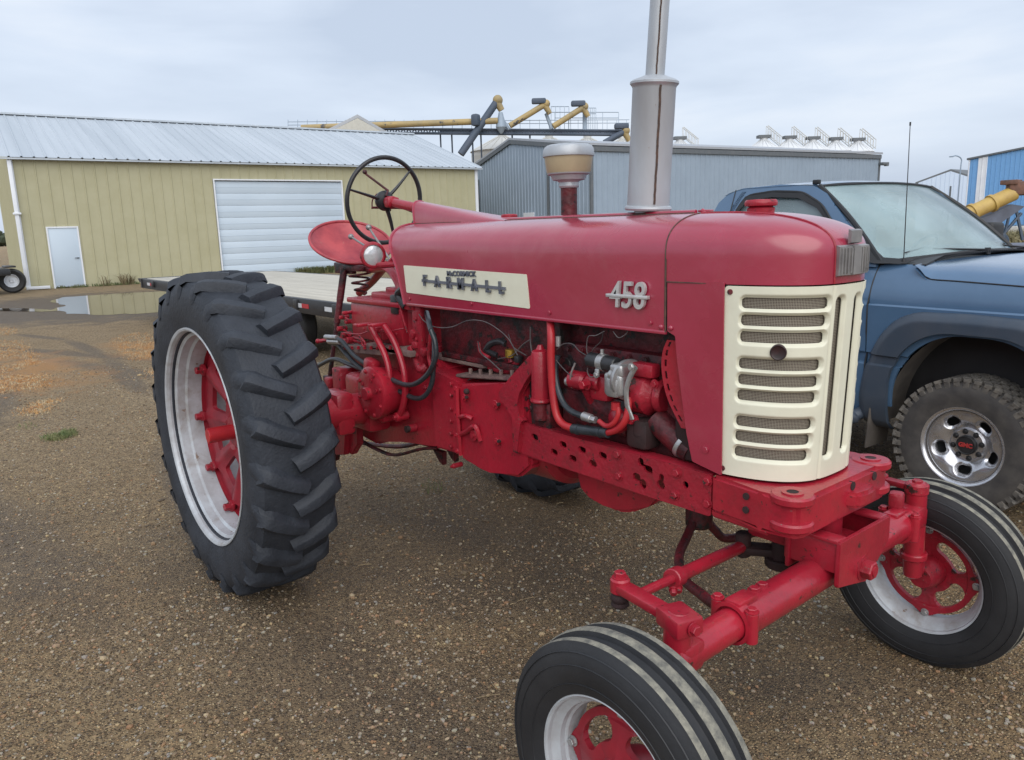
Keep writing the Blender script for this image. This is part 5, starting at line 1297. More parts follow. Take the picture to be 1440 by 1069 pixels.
    h = math_('ADD', h, math_('MULTIPLY', m2, .9)); h = math_('ADD', h, math_('MULTIPLY', rng(v0.outputs['Distance'], .55, .2), .35))
    bp = N.new('ShaderNodeBump'); bp.inputs['Strength'].default_value = 1.0; bp.inputs['Distance'].default_value = .03; L.new(h, bp.inputs['Height']); L.new(bp.outputs[0], b.inputs['Normal'])
    return m
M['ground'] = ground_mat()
def gz(x, y):
    """gentle unevenness, flat under wheels and puddle"""
    a = noise.noise(Vector((x*.55, y*.55, 3.1)))*.012+noise.noise(Vector((x*2.3, y*2.3, 1.1)))*.006
    # shallow wheel ruts that cross the yard
    for cx, cy, ang, ln in ((-10.5,-.6,.42,5), (-7.2,-1.3,-.1,3)):
        u = (x-cx)*cos(ang)+(y-cy)*sin(ang); v = -(x-cx)*sin(ang)+(y-cy)*cos(ang); a -= .02*math.exp(-(v/.16)**2-(u/ln)**4)
    k = 1
    for cx, cy, r in ((0,-1,.55),(0,.93,.55),(2.5,.7,.4),(2.5,-.97,.4),(2,2.5,.6)): k = min(k, max(0, ((x-cx)**2+(y-cy)**2)**.5/r-1))
    k = min(k, max(0, min(1, (abs(x+18.5)-5)/3+max(0, abs(y-2)-4)/3)))
    far_ = max(0, 1-((x*x+y*y)**.5)/60)
    return (a-.004)*min(1,k)*far_
bm = B()
def axis_pts(c, r0, step, far_):
    v = [c]; s = step; x = c
    while x < far_: 
        if x-c > r0: s *= 1.22
        x += s; v.append(x)
    return v
xs_ = sorted(set([-p+0 for p in axis_pts(0, 14, .16, 1500)][1:]+axis_pts(0, 5, .16, 1500))); ys_ = sorted(set([-p for p in axis_pts(0, 6, .16, 1500)][1:]+axis_pts(0, 7, .16, 1500)))
V_ = [[bm.verts.new((x, y, gz(x, y))) for y in ys_] for x in xs_]
for i in range(len(xs_)-1):
    for j in range(len(ys_)-1): bm.faces.new((V_[i][j], V_[i+1][j], V_[i+1][j+1], V_[i][j+1]))
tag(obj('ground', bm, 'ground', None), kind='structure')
# puddle: a thin water sheet with an irregular outline
def water_mat():
    m = bpy.data.materials.new('muddy_water'); m.use_nodes = True; N = m.node_tree.nodes; L = m.node_tree.links; b = N['Principled BSDF']
    b.inputs['Base Color'].default_value = (.075,.058,.042,1); b.inputs['Roughness'].default_value = .035; b.inputs['IOR'].default_value = 1.6; b.inputs['Specular IOR Level'].default_value = 1.0
    tc = N.new('ShaderNodeTexCoord'); n = N.new('ShaderNodeTexNoise'); n.inputs['Scale'].default_value = 2; L.new(tc.outputs['Object'], n.inputs[0])
    r = N.new('ShaderNodeMapRange'); r.inputs[3].default_value = .02; r.inputs[4].default_value = .06; L.new(n.outputs[0], r.inputs[0]); L.new(r.outputs[0], b.inputs['Roughness']); return m
M['water'] = water_mat()
pp_ = [pt(x, y, z=.004) for x, y in ((72,424),(80,419),(100,417),(150,414),(200,411),(240,410),(300,412),(330,425),(300,436),(230,439),(200,441),(170,441),(150,443),(110,443),(96,440),(84,437),(78,433),(90,430),(76,427))]
bm = B(); pq = smoothpath([Vector((p.x,p.y,0)) for p in pp_+[pp_[0]]], 5)[:-1]
pq = [p+Vector((noise.noise(p*1.3),noise.noise(p*1.3+Vector((9,9,9))),0))*.25+Vector((0,0,.005)) for p in pq]
f = bm.faces.new([bm.verts.new(p) for p in pq]); bmesh.ops.triangulate(bm, faces=[f])
tag(obj('puddle', bm, 'water', None), kind='structure')
bm = B(); pk = [pt(x,y,z=.004) for x,y in ((0,434),(30,433.5),(60,435),(85,437),(60,438.5),(30,438),(0,437.5))]
f = bm.faces.new([bm.verts.new(Vector((p.x,p.y,.006))) for p in pk]); tag(obj('puddle', bm, 'water', None), kind='structure')
# loose stones
def stone_mat():
    m = bpy.data.materials.new('loose_stone'); m.use_nodes = True; N = m.node_tree.nodes; L = m.node_tree.links; b = N['Principled BSDF']; b.inputs['Roughness'].default_value = .85
    g = N.new('ShaderNodeNewGeometry'); r = N.new('ShaderNodeValToRGB'); e = r.color_ramp.elements
    e[0].position = 0; e[0].color = (.13,.10,.07,1); e[1].position = 1; e[1].color = (.50,.44,.33,1)
    for p_, c_ in ((.25,(.24,.17,.10,1)),(.45,(.33,.25,.16,1)),(.6,(.36,.20,.10,1)),(.72,(.42,.36,.27,1)),(.85,(.30,.28,.25,1)),(.93,(.52,.38,.20,1))): x = e.new(p_); x.color = c_
    L.new(g.outputs['Random Per Island'], r.inputs[0]); tc = N.new('ShaderNodeTexCoord'); n = N.new('ShaderNodeTexNoise'); n.inputs['Scale'].default_value = 200; L.new(tc.outputs['Object'], n.inputs[0])
    mx = N.new('ShaderNodeMix'); mx.data_type = 'RGBA'; mx.blend_type = 'MULTIPLY'; mx.inputs[0].default_value = .5; L.new(r.outputs[0], mx.inputs[6]); L.new(n.outputs[1], mx.inputs[7]); L.new(mx.outputs[2], b.inputs['Base Color']); return m
M['stone'] = stone_mat()
bm = B(); rnd = random.Random(3); ico = bmesh.ops.create_icosphere(bm, subdivisions=1, radius=1)['verts']; iv = [v.co.copy() for v in ico]; ifc = [[ico.index(v) for v in f.verts] for f in bm.faces]; bm.free()
vs_, fs_ = [], []
def stone(x, y, r):
    sx, sy, sz = r*rnd.uniform(.8,1.4), r*rnd.uniform(.7,1.1), r*rnd.uniform(.45,.8); a = rnd.uniform(0, pi); k = len(vs_); z = gz(x, y)+sz*.35
    for c in iv:
        q = rnd.uniform(.82,1.15); X_, Y_ = c.x*sx*q, c.y*sy*q; vs_.append((x+X_*cos(a)-Y_*sin(a), y+X_*sin(a)+Y_*cos(a), z+c.z*sz*q))
    fs_.extend([[k+i for i in f] for f in ifc])
cx0, cy0 = CAM.x, CAM.y
for _ in range(105000):
    d = 1.1+10.5*rnd.random()**1.45; a = YAW+rnd.uniform(-.72,.72); x, y = cx0+cos(a)*d, cy0+sin(a)*d
    cl = noise.noise(Vector((x*1.4, y*1.4, 7)))
    if rnd.random() > .55+cl*.9: continue
    r = .0030+.0055*rnd.random()**2.8
    if rnd.random() < .014: r *= 1.9
    stone(x, y, r*(1+.06*d))
me = bpy.data.meshes.new('gravel_stones'); me.from_pydata(vs_, [], fs_); me.materials.append(M['stone']); o = bpy.data.objects.new('gravel', me); COL.objects.link(o); tag(o, 'loose tan and grey stones scattered over the dirt yard', 'gravel', kind='stuff')
# grass helpers
def blades(pts, n, h, spread, seed, lean=.5, wd=.004):
    r = random.Random(seed); V, Fc = [], []
    for (x, y, z) in pts:
        for _ in range(n):
            a, d = r.uniform(0, 2*pi), spread*r.random()**.6; bx, by = x+cos(a)*d, y+sin(a)*d; hh = h*r.uniform(.4,1.1); la = r.uniform(0, 2*pi); ll = hh*lean*r.uniform(.3,1.3); wa = r.uniform(0, pi); w = wd*r.uniform(.6,1.4)
            k = len(V); dx, dy = cos(wa)*w, sin(wa)*w; mx, my = bx+cos(la)*ll*.35, by+sin(la)*ll*.35
            V += [(bx-dx,by-dy,z),(bx+dx,by+dy,z),(mx+dx*.8,my+dy*.8,z+hh*.6),(mx-dx*.8,my-dy*.8,z+hh*.6),(bx+cos(la)*ll,by+sin(la)*ll,z+hh*(.95-.3*lean))]
            Fc += [(k,k+1,k+2,k+3),(k+3,k+2,k+4)]
    return V, Fc
def blade_obj(name, VF, m, label, cat, kind='stuff'):
    me = bpy.data.meshes.new(name); me.from_pydata(VF[0], [], VF[1]); me.materials.append(m); o = bpy.data.objects.new(name, me); COL.objects.link(o)
    c = sum((Vector(v) for v in VF[0][::50]), Vector())/max(1,len(VF[0][::50])); c.z = 0
    me.transform(Matrix.Translation(-c)); o.location = c
    return tag(o, label, cat, kind=kind)
mg = mat('green_grass', (.10,.15,.045), .8, col2=(.19,.19,.08), scale=8, detail=2); md_ = mat('dry_orange_grass', (.56,.32,.125), .85, col2=(.46,.23,.09), scale=4, detail=3, spots=[((.55,.44,.28), 10, .50)])
mw = mat('weed_green', (.075,.11,.04), .8, col2=(.16,.16,.07), scale=3)
r = random.Random(5)
P1 = [pt(x, y, z=0) for x, y in ((85,612),(92,616),(80,617),(88,609),(98,612),(75,614))]
blade_obj('grass_tuft', blades([(p.x+r.uniform(-.05,.05), p.y+r.uniform(-.05,.05), 0) for p in P1 for _ in range(5)], 26, .05, .06, 1, 1.0, .0022), mg, 'small green grass tuft on the bare gravel left of the rear tyre', 'grass', 'stuff')
P2 = [pt(x, y, z=0) for x, y in ((40,602),(36,598),(608,686),(602,682),(612,690))]
blade_obj('sparse_weeds', blades([tuple(p) for p in P2], 22, .035, .08, 2, 1.1, .002), mg, 'sparse tiny weeds growing through the gravel', 'weeds')
def patch(name, corners, n, h, seed, m, label, cat, per=5, w=.004):
    rr = random.Random(seed); pts = []
    xs0 = [c[0] for c in corners]; ys0 = [c[1] for c in corners]
    while len(pts) < n:
        px, py = rr.uniform(min(xs0), max(xs0)), rr.uniform(min(ys0), max(ys0))
        if sd_poly(px, py, corners) < 0:
            p = pt(px, py, z=0)
            if noise.noise(Vector((p.x*.9, p.y*.9, seed))) > -.12: pts.append((p.x, p.y, gz(p.x,p.y)))
    return blade_obj(name, blades(pts, per, h, .12, seed, 1.2, w), m, label, cat)
patch('dry_grass', [(-60,455),(20,462),(50,500),(80,560),(60,582),(-60,590)], 2600, .03, 11, md_, 'rust orange dry grass at the left edge of the yard', 'dry grass', 5, .0026)
patch('dry_grass', [(150,470),(215,462),(300,470),(300,560),(215,528),(180,505)], 1400, .03, 12, md_, 'rust orange dry grass just left of the big rear tyre', 'dry grass', 5, .0026)
rr = random.Random(77); bm = B()
for _ in range(90):
    d = 1.6+7*rr.random(); a = YAW+rr.uniform(-.65,.65); x, y = CAM.x+cos(a)*d, CAM.y+sin(a)*d; b = rr.uniform(0,pi); l = rr.uniform(.02,.10); p = Vector((x,y,gz(x,y)+.005)); q = Vector((cos(b)*l,sin(b)*l,rr.uniform(0,.006)))
    tube(bm, [p, p+q*.5+Vector((0,rr.uniform(-.005,.005),.003)), p+q], rr.uniform(.0008,.0022), 5)
tag(obj('twigs', bm, mat('dry_twig',(.16,.11,.065),.9,col2=(.34,.26,.15),scale=5), None), 'scattered dry twigs and stalks lying on the gravel', 'twigs', kind='stuff')
# ================================================================== YELLOW SHED
def metal(name, c, c2, rough=.45, metal_=.2, **k): return mat(name, c, rough, metal_, col2=c2, **k)
M['yel'] = metal('yellow_steel_siding', (.42,.40,.262), (.39,.37,.235), .55, 0, scale=1.5, spots=[((.46,.40,.24), 3, .74)])
M['roofm'] = metal('galvanised_roof', (.53,.58,.63), (.45,.50,.55), .45, .3, scale=1.5, detail=2, lo=.35, hi=.65, stretch=(.05,1.0,.05))
M['white'] = metal('white_trim', (.74,.77,.81), (.68,.71,.76), .5, 0, scale=2)
M['odoor'] = metal('white_overhead_door', (.51,.60,.69), (.48,.57,.66), .5, 0, scale=.8, detail=1)
M['gsid'] = metal('grey_blue_siding', (.30,.37,.45), (.275,.34,.415), .5, .1, scale=1)
M['gdark'] = metal('dark_grey_trim', (.10,.115,.13), (.13,.14,.15), .5, 0)
def wallframe(O, yaw_):
    u = Vector((cos(yaw_), sin(yaw_), 0)); n = Vector((u.y, -u.x, 0)); return Vector(O), u, n
def ribs(bm, O, u, n, s0, s1, z0, z1, pitch=.305, dep=.022, zt=None, w=.05):
    """ribbed metal cladding: profile extruded upward; zt(s) gives a sloping top"""
    pr = []; s = s0
    k0 = math.ceil(s0/pitch); k = k0
    pr.append((s0, 0))
    while k*pitch < s1:
        c = k*pitch
        for ds, d in ((-w*.8,0),(-w*.4,dep),(w*.4,dep),(w*.8,0)):
            if s0 < c+ds < s1: pr.append((c+ds, d))
        k += 1
    pr.append((s1, 0))
    A = [bm.verts.new(O+u*s+n*d+Vector((0,0,z0))) for s, d in pr]; Bv = [bm.verts.new(O+u*s+n*d+Vector((0,0,(zt(s) if zt else z1)))) for s, d in pr]
    for i in range(len(pr)-1): bm.faces.new((A[i], A[i+1], Bv[i+1], Bv[i]))
def slab(bm, O, u, n, s0, s1, d0, d1, z0, z1, bev=0): 
    c = O+u*((s0+s1)/2)+n*((d0+d1)/2)+Vector((0,0,(z0+z1)/2)); R_m = Matrix((u, n, Vector((0,0,1)))).transposed(); box(bm, c, (abs(s1-s0), abs(d1-d0), z1-z0), R_m, bev=bev)
O1 = Vector((-27.57,1.76,0)); O1, u1, n1 = wallframe(O1, radians(85.3)); LW, HE, DP, RH = 18.5, 4.46, 13.0, 6.60
YS = thing('yellow_shed', 'long pale yellow metal shed with silver ribbed roof and white overhead door', 'shed', tuple(O1))
bm = B()
for s0, s1, z0, z1 in ((0,.78,0,HE),(.78,1.77,2.12,HE),(1.77,6.52,0,HE),(6.52,11.80,3.80,HE),(11.80,LW,0,HE)): ribs(bm, O1, u1, n1, s0, s1, z0, z1, .36, .022, w=.036)
def gable(O, u, n, L_, he, rh, bm, ridge=.5, pitch=.36):
    ribs(bm, O, u, n, 0, L_, 0, he, pitch, .03, zt=lambda s: he+(rh-he)*(s/(L_*ridge) if s < L_*ridge else (L_-s)/(L_*(1-ridge))))
gable(O1, -n1, -u1*1, DP, HE, RH, bm); gable(O1+u1*LW, -n1, u1, DP, HE, RH, bm)
ribs(bm, O1-n1*DP, u1, -n1, 0, LW, 0, HE, .36, .03)
obj('wall', bm, 'yel', YS, smooth=False)
bm = B()
def roofplane(bm, O, u, n, L_, DP, he, rh, ov=.25, pitch=.36, side=1, ridge=.5, h=.035):
    e0 = O+n*ov*side if side > 0 else O-n*(DP+ov)
    dr = DP*ridge if side > 0 else DP*(1-ridge); slope = (rh-he)/dr; r0 = O-n*(DP*ridge)
    pr = [(-ov,0)]; k = 0
    while k*pitch < L_+ov:
        for ds, d in ((-.04,0),(-.02,h),(.02,h),(.04,0)):
            if -ov < k*pitch+ds < L_+ov: pr.append((k*pitch+ds, d))
        k += 1
    pr.append((L_+ov, 0))
    E_ = [bm.verts.new(e0+u*s+Vector((0,0,he-ov*slope+d+.05))) for s, d in pr]; R_ = [bm.verts.new(r0+u*s+Vector((0,0,rh+d+.05))) for s, d in pr]
    E2 = [bm.verts.new(v.co-Vector((0,0,.06+ (0)))) for v in (E_[0], E_[-1])]; 
    for i in range(len(pr)-1): bm.faces.new((E_[i], E_[i+1], R_[i+1], R_[i]))
roofplane(bm, O1, u1, n1, LW, DP, HE, RH); roofplane(bm, O1, u1, n1, LW, DP, HE, RH, side=-1)
slab(bm, O1, u1, n1, -.25, LW+.25, -DP/2-.15, -DP/2+.15, RH+.06, RH+.13)
rf = obj('roof', bm, 'roofm', YS, smooth=False)
bm = B(); slab(bm, O1, u1, n1, -.25, LW+.25, .215, .245, HE-.10, HE-.05); slab(bm, O1, u1, n1, -.02, LW+.02, .0, .045, HE-.10, HE-.02); obj('eave_trim', bm, 'roofm', rf, smooth=False)
for s in (-.05, LW-.08): bm = B(); slab(bm, O1, u1, n1, s, s+.14, -.06, .055, 0, HE-.02); obj('corner_trim', bm, 'white', YS, smooth=False)
bm = B(); p0 = O1+u1*.06+n1*.10; 
slab(bm, O1, u1, n1, -.07, .05, .06, .17, .12, HE-.12, .01); slab(bm, O1, u1, n1, -.05, .65, .06, .22, .02, .12, .01); slab(bm, O1, u1, n1, -.12, .12, .06, .21, 2.55, 2.62, .01)
obj('downspout', bm, 'white', YS)
bm = B(); slab(bm, O1, u1, n1, .83, 1.72, -.03, .02, .04, 2.08, .004); dr = obj('door', bm, 'odoor', YS)
bm = B()
for a in ((.78,.83,0,2.13),(1.72,1.77,0,2.13),(.83,1.72,2.08,2.13)): slab(bm, O1, u1, n1, a[0], a[1], -.05, .045, a[2], a[3])
obj('frame', bm, 'white', dr, smooth=False)
bm = B(); slab(bm, O1, u1, n1, 1.60, 1.68, .02, .06, 1.02, 1.05); slab(bm, O1, u1, n1, 1.54, 1.66, .05, .07, 1.025, 1.045); obj('handle', bm, 'gdark', dr)
bm = B()
for i in range(8):
    z0 = .03+i*.463; slab(bm, O1, u1, n1, 6.57, 11.75, -.10, -.05, z0, z0+.458, .006)
    slab(bm, O1, u1, n1, 6.57, 11.75, -.055, -.043, z0+.229-.012, z0+.229+.012, .004)
og = obj('overhead_door', bm, 'odoor', YS)
bm = B()
for a in ((6.53,6.58,0,3.81),(11.74,11.79,0,3.81),(6.58,11.74,3.76,3.81)): slab(bm, O1, u1, n1, a[0], a[1], -.10, .05, a[2], a[3])
obj('frame', bm, 'white', og, smooth=False)
def weeds_along(s0, s1, n, h, seed, label, m=None, O=None, u=None, nn=None, dist=.18):
    rr = random.Random(seed); pts = []
    for _ in range(n):
        s = rr.uniform(s0, s1); p = (O or O1)+(u or u1)*s+(nn or n1)*(dist+rr.uniform(-.05,.22)); pts.append((p.x, p.y, 0))
    return blade_obj('weeds', blades(pts, 9, h, .10, seed, .7, .012), m or mw, label, 'weeds')
weeds_along(.9, 4.6, 46, .16, 21, 'low green weeds along the foot of the yellow shed wall by its white door')
weeds_along(2.3, 3.3, 9, .55, 22, 'tall thin weeds standing against the yellow wall right of the door', mat('dead_stalks',(.17,.13,.07),.9), dist=.12)
weeds_along(9.4, 12.2, 170, .42, 23, 'green weeds in front of the big overhead door behind the trailer')
# ================================================================== GREY SHED behind
def far_shed(name, label, C0, alpha_long, L_, W_, he, rh, mats, ridge=.5, pitch=.30):
    """C0 near corner; long wall goes right, gable wall goes left"""
    ul = Vector((FW.x, FW.y, 0)).normalized(); rl = Vector((RT.x, RT.y, 0)).normalized()
    u = rl*cos(alpha_long)+ul*sin(alpha_long); g = -rl*sin(alpha_long)+ul*cos(alpha_long)
    C0 = Vector(C0); O_ = C0.copy(); O_.z = 0; t = thing(name, label, 'shed', tuple(O_))
    nl = -g; ng = -u
    bm = B(); ribs(bm, O_, u, nl, 0, L_, 0, he, pitch, .03); obj('long_wall', bm, mats[0], t, smooth=False)
    bm = B(); ribs(bm, O_, g, ng, 0, W_, 0, he, pitch, .03, zt=lambda s: he+(rh-he)*(s/(W_*ridge) if s < W_*ridge else (W_-s)/(W_*(1-ridge)))); obj('gable_wall', bm, mats[0], t, smooth=False)
    bm = B(); ribs(bm, O_+g*W_, u, g, 0, L_, 0, he, pitch, .03); ribs(bm, O_+u*L_, g, u, 0, W_, 0, he, pitch, .03, zt=lambda s: he+(rh-he)*(s/(W_*ridge) if s < W_*ridge else (W_-s)/(W_*(1-ridge)))); obj('rear_wall', bm, mats[0], t, smooth=False)
    bm = B(); e = .12
    for sd in (0, 1):
        a0 = O_-g*e+Vector((0,0,he-e*(rh-he)/(W_*ridge))) if sd == 0 else O_+g*(W_+e)+Vector((0,0,he-.02)); r0 = O_+g*W_*ridge+Vector((0,0,rh))
        q = [a0-u*e, a0+u*(L_+e), r0+u*(L_+e), r0-u*e]; prism(bm, [p+Vector((0,0,.03)) for p in q], (0,0,.10))
    obj('roof', bm, mats[1], t, smooth=False)
    bm = B()
    slab(bm, O_, u, nl, -.06, L_+.06, .04, .10, he-.22, he-.02); slab(bm, O_, u, nl, -.06, .08, -.05, .06, 0, he); slab(bm, O_, u, nl, L_-.08, L_+.06, -.05, .06, 0, he)
    for a, b, h0, h1 in ((0, W_*ridge, he, rh), (W_*ridge, W_, rh, he)):
        p = O_+g*a+ng*.05+Vector((0,0,h0)); q = O_+g*b+ng*.05+Vector((0,0,h1)); prism(bm, [p-Vector((0,0,.16)), q-Vector((0,0,.16)), q+Vector((0,0,.04)), p+Vector((0,0,.04))], ng*.06)
    obj('trim', bm, mats[2], t, smooth=False)
    return t, O_, u, g, nl, ng
M['groof'] = metal('pale_roof_sheet', (.40,.42,.45), (.36,.38,.41), .45, .3)
c0 = far(831, 210, 33); t2, O2, u2, g2, nl2, ng2 = far_shed('grey_shed', 'blue grey ribbed metal shed standing behind the tractor hood', c0, radians(29), 19.3, 11.2, 5.02, 5.98, ('gsid','groof','gdark'), ridge=.625)
bm = B(); slab(bm, O2, g2, ng2, 3.40, 3.50, .02, .10, 0, 4.9); slab(bm, O2, g2, ng2, 10.72, 10.80, .02, .10, 0, 4.3); obj('sliding_door_frame', bm, 'gdark', t2, smooth=False)
bm = B(); slab(bm, O2, g2, ng2, 4.80, 5.80, .03, .08, 0, 2.36); obj('small_door', bm, 'white', t2)
bm = B(); slab(bm, O2, u2, nl2, 19.2, 19.7, .0, .35, 4.45, 4.6, .03); cyl(bm, O2+u2*19.6+nl2*.25+Vector((0,0,4.4)), O2+u2*19.6+nl2*.25+Vector((0,0,4.6)), .12, n=12); obj('wall_lamp', bm, 'gdark', t2)
# ================================================================== far buildings right
M['bluew'] = metal('blue_siding', (.17,.37,.66), (.15,.34,.62), .5, 0); M['pale'] = metal('pale_blue_siding', (.55,.65,.78), (.52,.61,.74), .5, 0)
c3 = far(1363, 226, 58); h3 = c3.z
ulx = Vector((FW.x, FW.y, 0)).normalized(); rlx = Vector((RT.x, RT.y, 0)).normalized()
al3 = radians(-40); u3 = rlx*cos(al3)+ulx*sin(al3); g3 = -rlx*sin(al3)+ulx*cos(al3); O3 = Vector((c3.x, c3.y, 0)); nl3 = -g3
t3 = thing('blue_shed', 'bright blue metal shed with one pale vertical panel at the right edge', 'shed', tuple(O3)); sl3 = lambda q: h3+.05+.15*q
bm = B(); ribs(bm, O3, u3, nl3, 0, 12, 0, h3, .3, .03, zt=sl3); ribs(bm, O3+u3*12, g3, u3, 0, 16, 0, sl3(12), .3, .03); ribs(bm, O3+g3*16, u3, g3, 0, 12, 0, h3, .3, .03, zt=sl3); ribs(bm, O3, g3, -u3, 0, 16, 0, h3, .3, .03); obj('wall', bm, 'bluew', t3, smooth=False)
bm = B(); ribs(bm, O3+nl3*.05, u3, nl3, -.02, .08, 0, h3, .3, .03, zt=sl3); ribs(bm, O3+nl3*.05, u3, nl3, .62, 1.22, 0, h3, .3, .03, zt=sl3); obj('pale_panel', bm, 'white', t3, smooth=False)
bm = B(); p, q = O3+nl3*.15-u3*.15+Vector((0,0,sl3(0))), O3+nl3*.15+u3*12.2+Vector((0,0,sl3(12.2))); prism(bm, [p, q, q+Vector((0,0,.13)), p+Vector((0,0,.13))], g3*16.3); obj('roof', bm, 'gdark', t3, smooth=False)
c4 = far(1291, 257, 85); pk4 = far(1335, 241, 85)
t4 = thing('pale_shed', 'small pale blue gabled shed far behind the truck windscreen', 'shed', (c4.x, c4.y, 0)); w4 = (pk4-c4).dot(rlx)
O4 = Vector((c4.x, c4.y, 0)); bm = B(); ribs(bm, O4, rlx, -ulx, 0, 2*w4, 0, c4.z, .5, .04, zt=lambda s: c4.z+(pk4.z-c4.z)*(1-abs(s-w4)/w4)); 
gd = ulx*.62+rlx*.78; obj('wall', bm, 'pale', t4, smooth=False)
bm = B()
for s in (-1, 1):
    a = O4+rlx*(w4+s*(w4+.3))+Vector((0,0,c4.z-.15)); r0 = O4+rlx*w4+Vector((0,0,pk4.z+.02)); prism(bm, [a, r0, r0+Vector((0,0,.2)), a+Vector((0,0,.2))], gd*8)
obj('roof', bm, 'gdark', t4, smooth=False)
# street lamp and small pole
bm = B(); b_ = far(1343, 330, 75); tpz = far(1341, 226, 75).z; base = Vector((b_.x, b_.y, 0)); tp = Vector((b_.x, b_.y, tpz))
tube(bm, [base, tp-Vector((0,0,1)), tp, tp-rlx*.5+Vector((0,0,.35)), tp-rlx*.9+Vector((0,0,.3))], .06, 8); box(bm, tp-rlx*1.0+Vector((0,0,.28)), (.35,.2,.1), bev=.03)
o = obj('street_lamp', bm, 'gsid', None, base=tuple(base)); tag(o, 'thin curved street lamp above the pale shed roof', 'street lamp')
# yellow auger with carriage at right
M['augy'] = mat('auger_yellow', (.52,.36,.10), .5, col2=(.42,.28,.09), scale=3); M['rust'] = mat('rusty_steel', (.20,.10,.07), .8, col2=(.10,.07,.06), scale=4); M['navy'] = mat('dark_blue_steel', (.035,.06,.10), .5, col2=(.05,.07,.10), scale=3); M['machine'] = mat('slate_machine', (.13,.15,.20), .6, col2=(.09,.10,.13), scale=2)
AU = thing('grain_auger', 'yellow tube grain auger tilted over dark frame behind the truck hood', 'auger', tuple(Vector((far(1400,345,26).x, far(1400,345,26).y, 0))))
bm = B(); a, b = far(1345, 309, 25), far(1425, 272, 25); cyl(bm, a, b, .24, n=20); 
for k in (.28, .62): q = a.lerp(b, k); d = (b-a).normalized(); cyl(bm, q-d*.05, q+d*.05, .29, n=20)
obj('tube', bm, 'augy', AU)
bm = B(); d = (b-a).normalized(); prism(bm, [a+Vector((0,0,-.35))+d*.6, b+Vector((0,0,-.35)), b+Vector((0,0,-.62))+d*.5, a+Vector((0,0,-.95))+d*1.0], ulx*.5); obj('hopper', bm, 'machine', AU)
bm = B(); q = far(1434, 265, 25); box(bm, q, (.7,.7,.45), rot('Z',.5), bev=.08); box(bm, q+Vector((0,0,.2))-rlx*.3, (.5,.5,.15), bev=.03); obj('head', bm, 'rust', AU)
bm = B()
for x0, y0, x1, y1 in ((1428,290,1438,338),(1390,322,1398,345),(1398,345,1436,300),(1420,300,1408,345),(1375,325,1385,345),(1385,345,1412,320)): tube(bm, [far(x0,y0,25.2), far(x1,y1,25.2)], .05, 6, smooth=False)
for px in (1386, 1404): q = far(px, 341, 25.4); cyl(bm, q-ulx*.1, q+ulx*.1, .33, n=20, bev=.04)
obj('carriage', bm, 'navy', AU)
bm = B(); q = far(1418, 352, 18); q.z = .45; box(bm, q, (3.2,1.2,.9), rot('Z', YAW-pi/2), bev=.1); box(bm, q+Vector((0,0,.48)), (3.3,1.3,.08), rot('Z', YAW-pi/2), bev=.02); o = obj('covered_load', bm, 'machine', None, base=(q.x, q.y, 0)); tag(o, 'low dark covered load on the ground behind the truck hood', 'covered load')
bm = B(); q = far(1420, 333, 40); box(bm, Vector((q.x,q.y,.5)), (5,.8,1.0), rot('Z', YAW-pi/2), bev=.1); o = obj('concrete_block', bm, mat('pale_concrete',(.42,.41,.38),.9), None, base=(q.x,q.y,0)); tag(o, 'pale concrete block lying in dry brush at the right edge', 'concrete block')
mb_ = mat('brush', (.15,.14,.07), .9, col2=(.26,.22,.12), scale=.8)
rr = random.Random(9); pts = []
for _ in range(600):
    q = far(rr.uniform(1365,1500), 320, rr.uniform(30,60)); pts.append((q.x,q.y,0))
blade_obj('dry_brush', blades(pts, 14, 1.1, .5, 33, .6, .03), mb_, 'tall dry brush around the auger at the right edge', 'brush')
bm = B(); q = far(1352, 300, 60); cyl(bm, Vector((q.x,q.y,0)), Vector((q.x,q.y,q.z+.2)), .12, n=8); box(bm, Vector((q.x,q.y,q.z-.9)), (.9,.7,2.2), rot('Z',.3), bev=.1); tube(bm, [Vector((q.x,q.y,q.z+.1)), Vector((q.x,q.y,q.z+.5))-rlx*.2, Vector((q.x,q.y,q.z+.5))-rlx*.9], .10, 8); o = obj('machine_boom', bm, 'gdark', None, base=(q.x,q.y,0)); tag(o, 'dark machine with upright boom in front of the pale shed', 'machine')
bm = B(); q = far(1335, 285, 58); tpq = far(1336, 262, 58); cyl(bm, Vector((q.x,q.y,0)), Vector((q.x,q.y,tpq.z)), .07, n=8); o = obj('post', bm, 'gdark', None, base=(q.x,q.y,0)); tag(o, 'thin dark post in front of the pale blue shed wall', 'post')
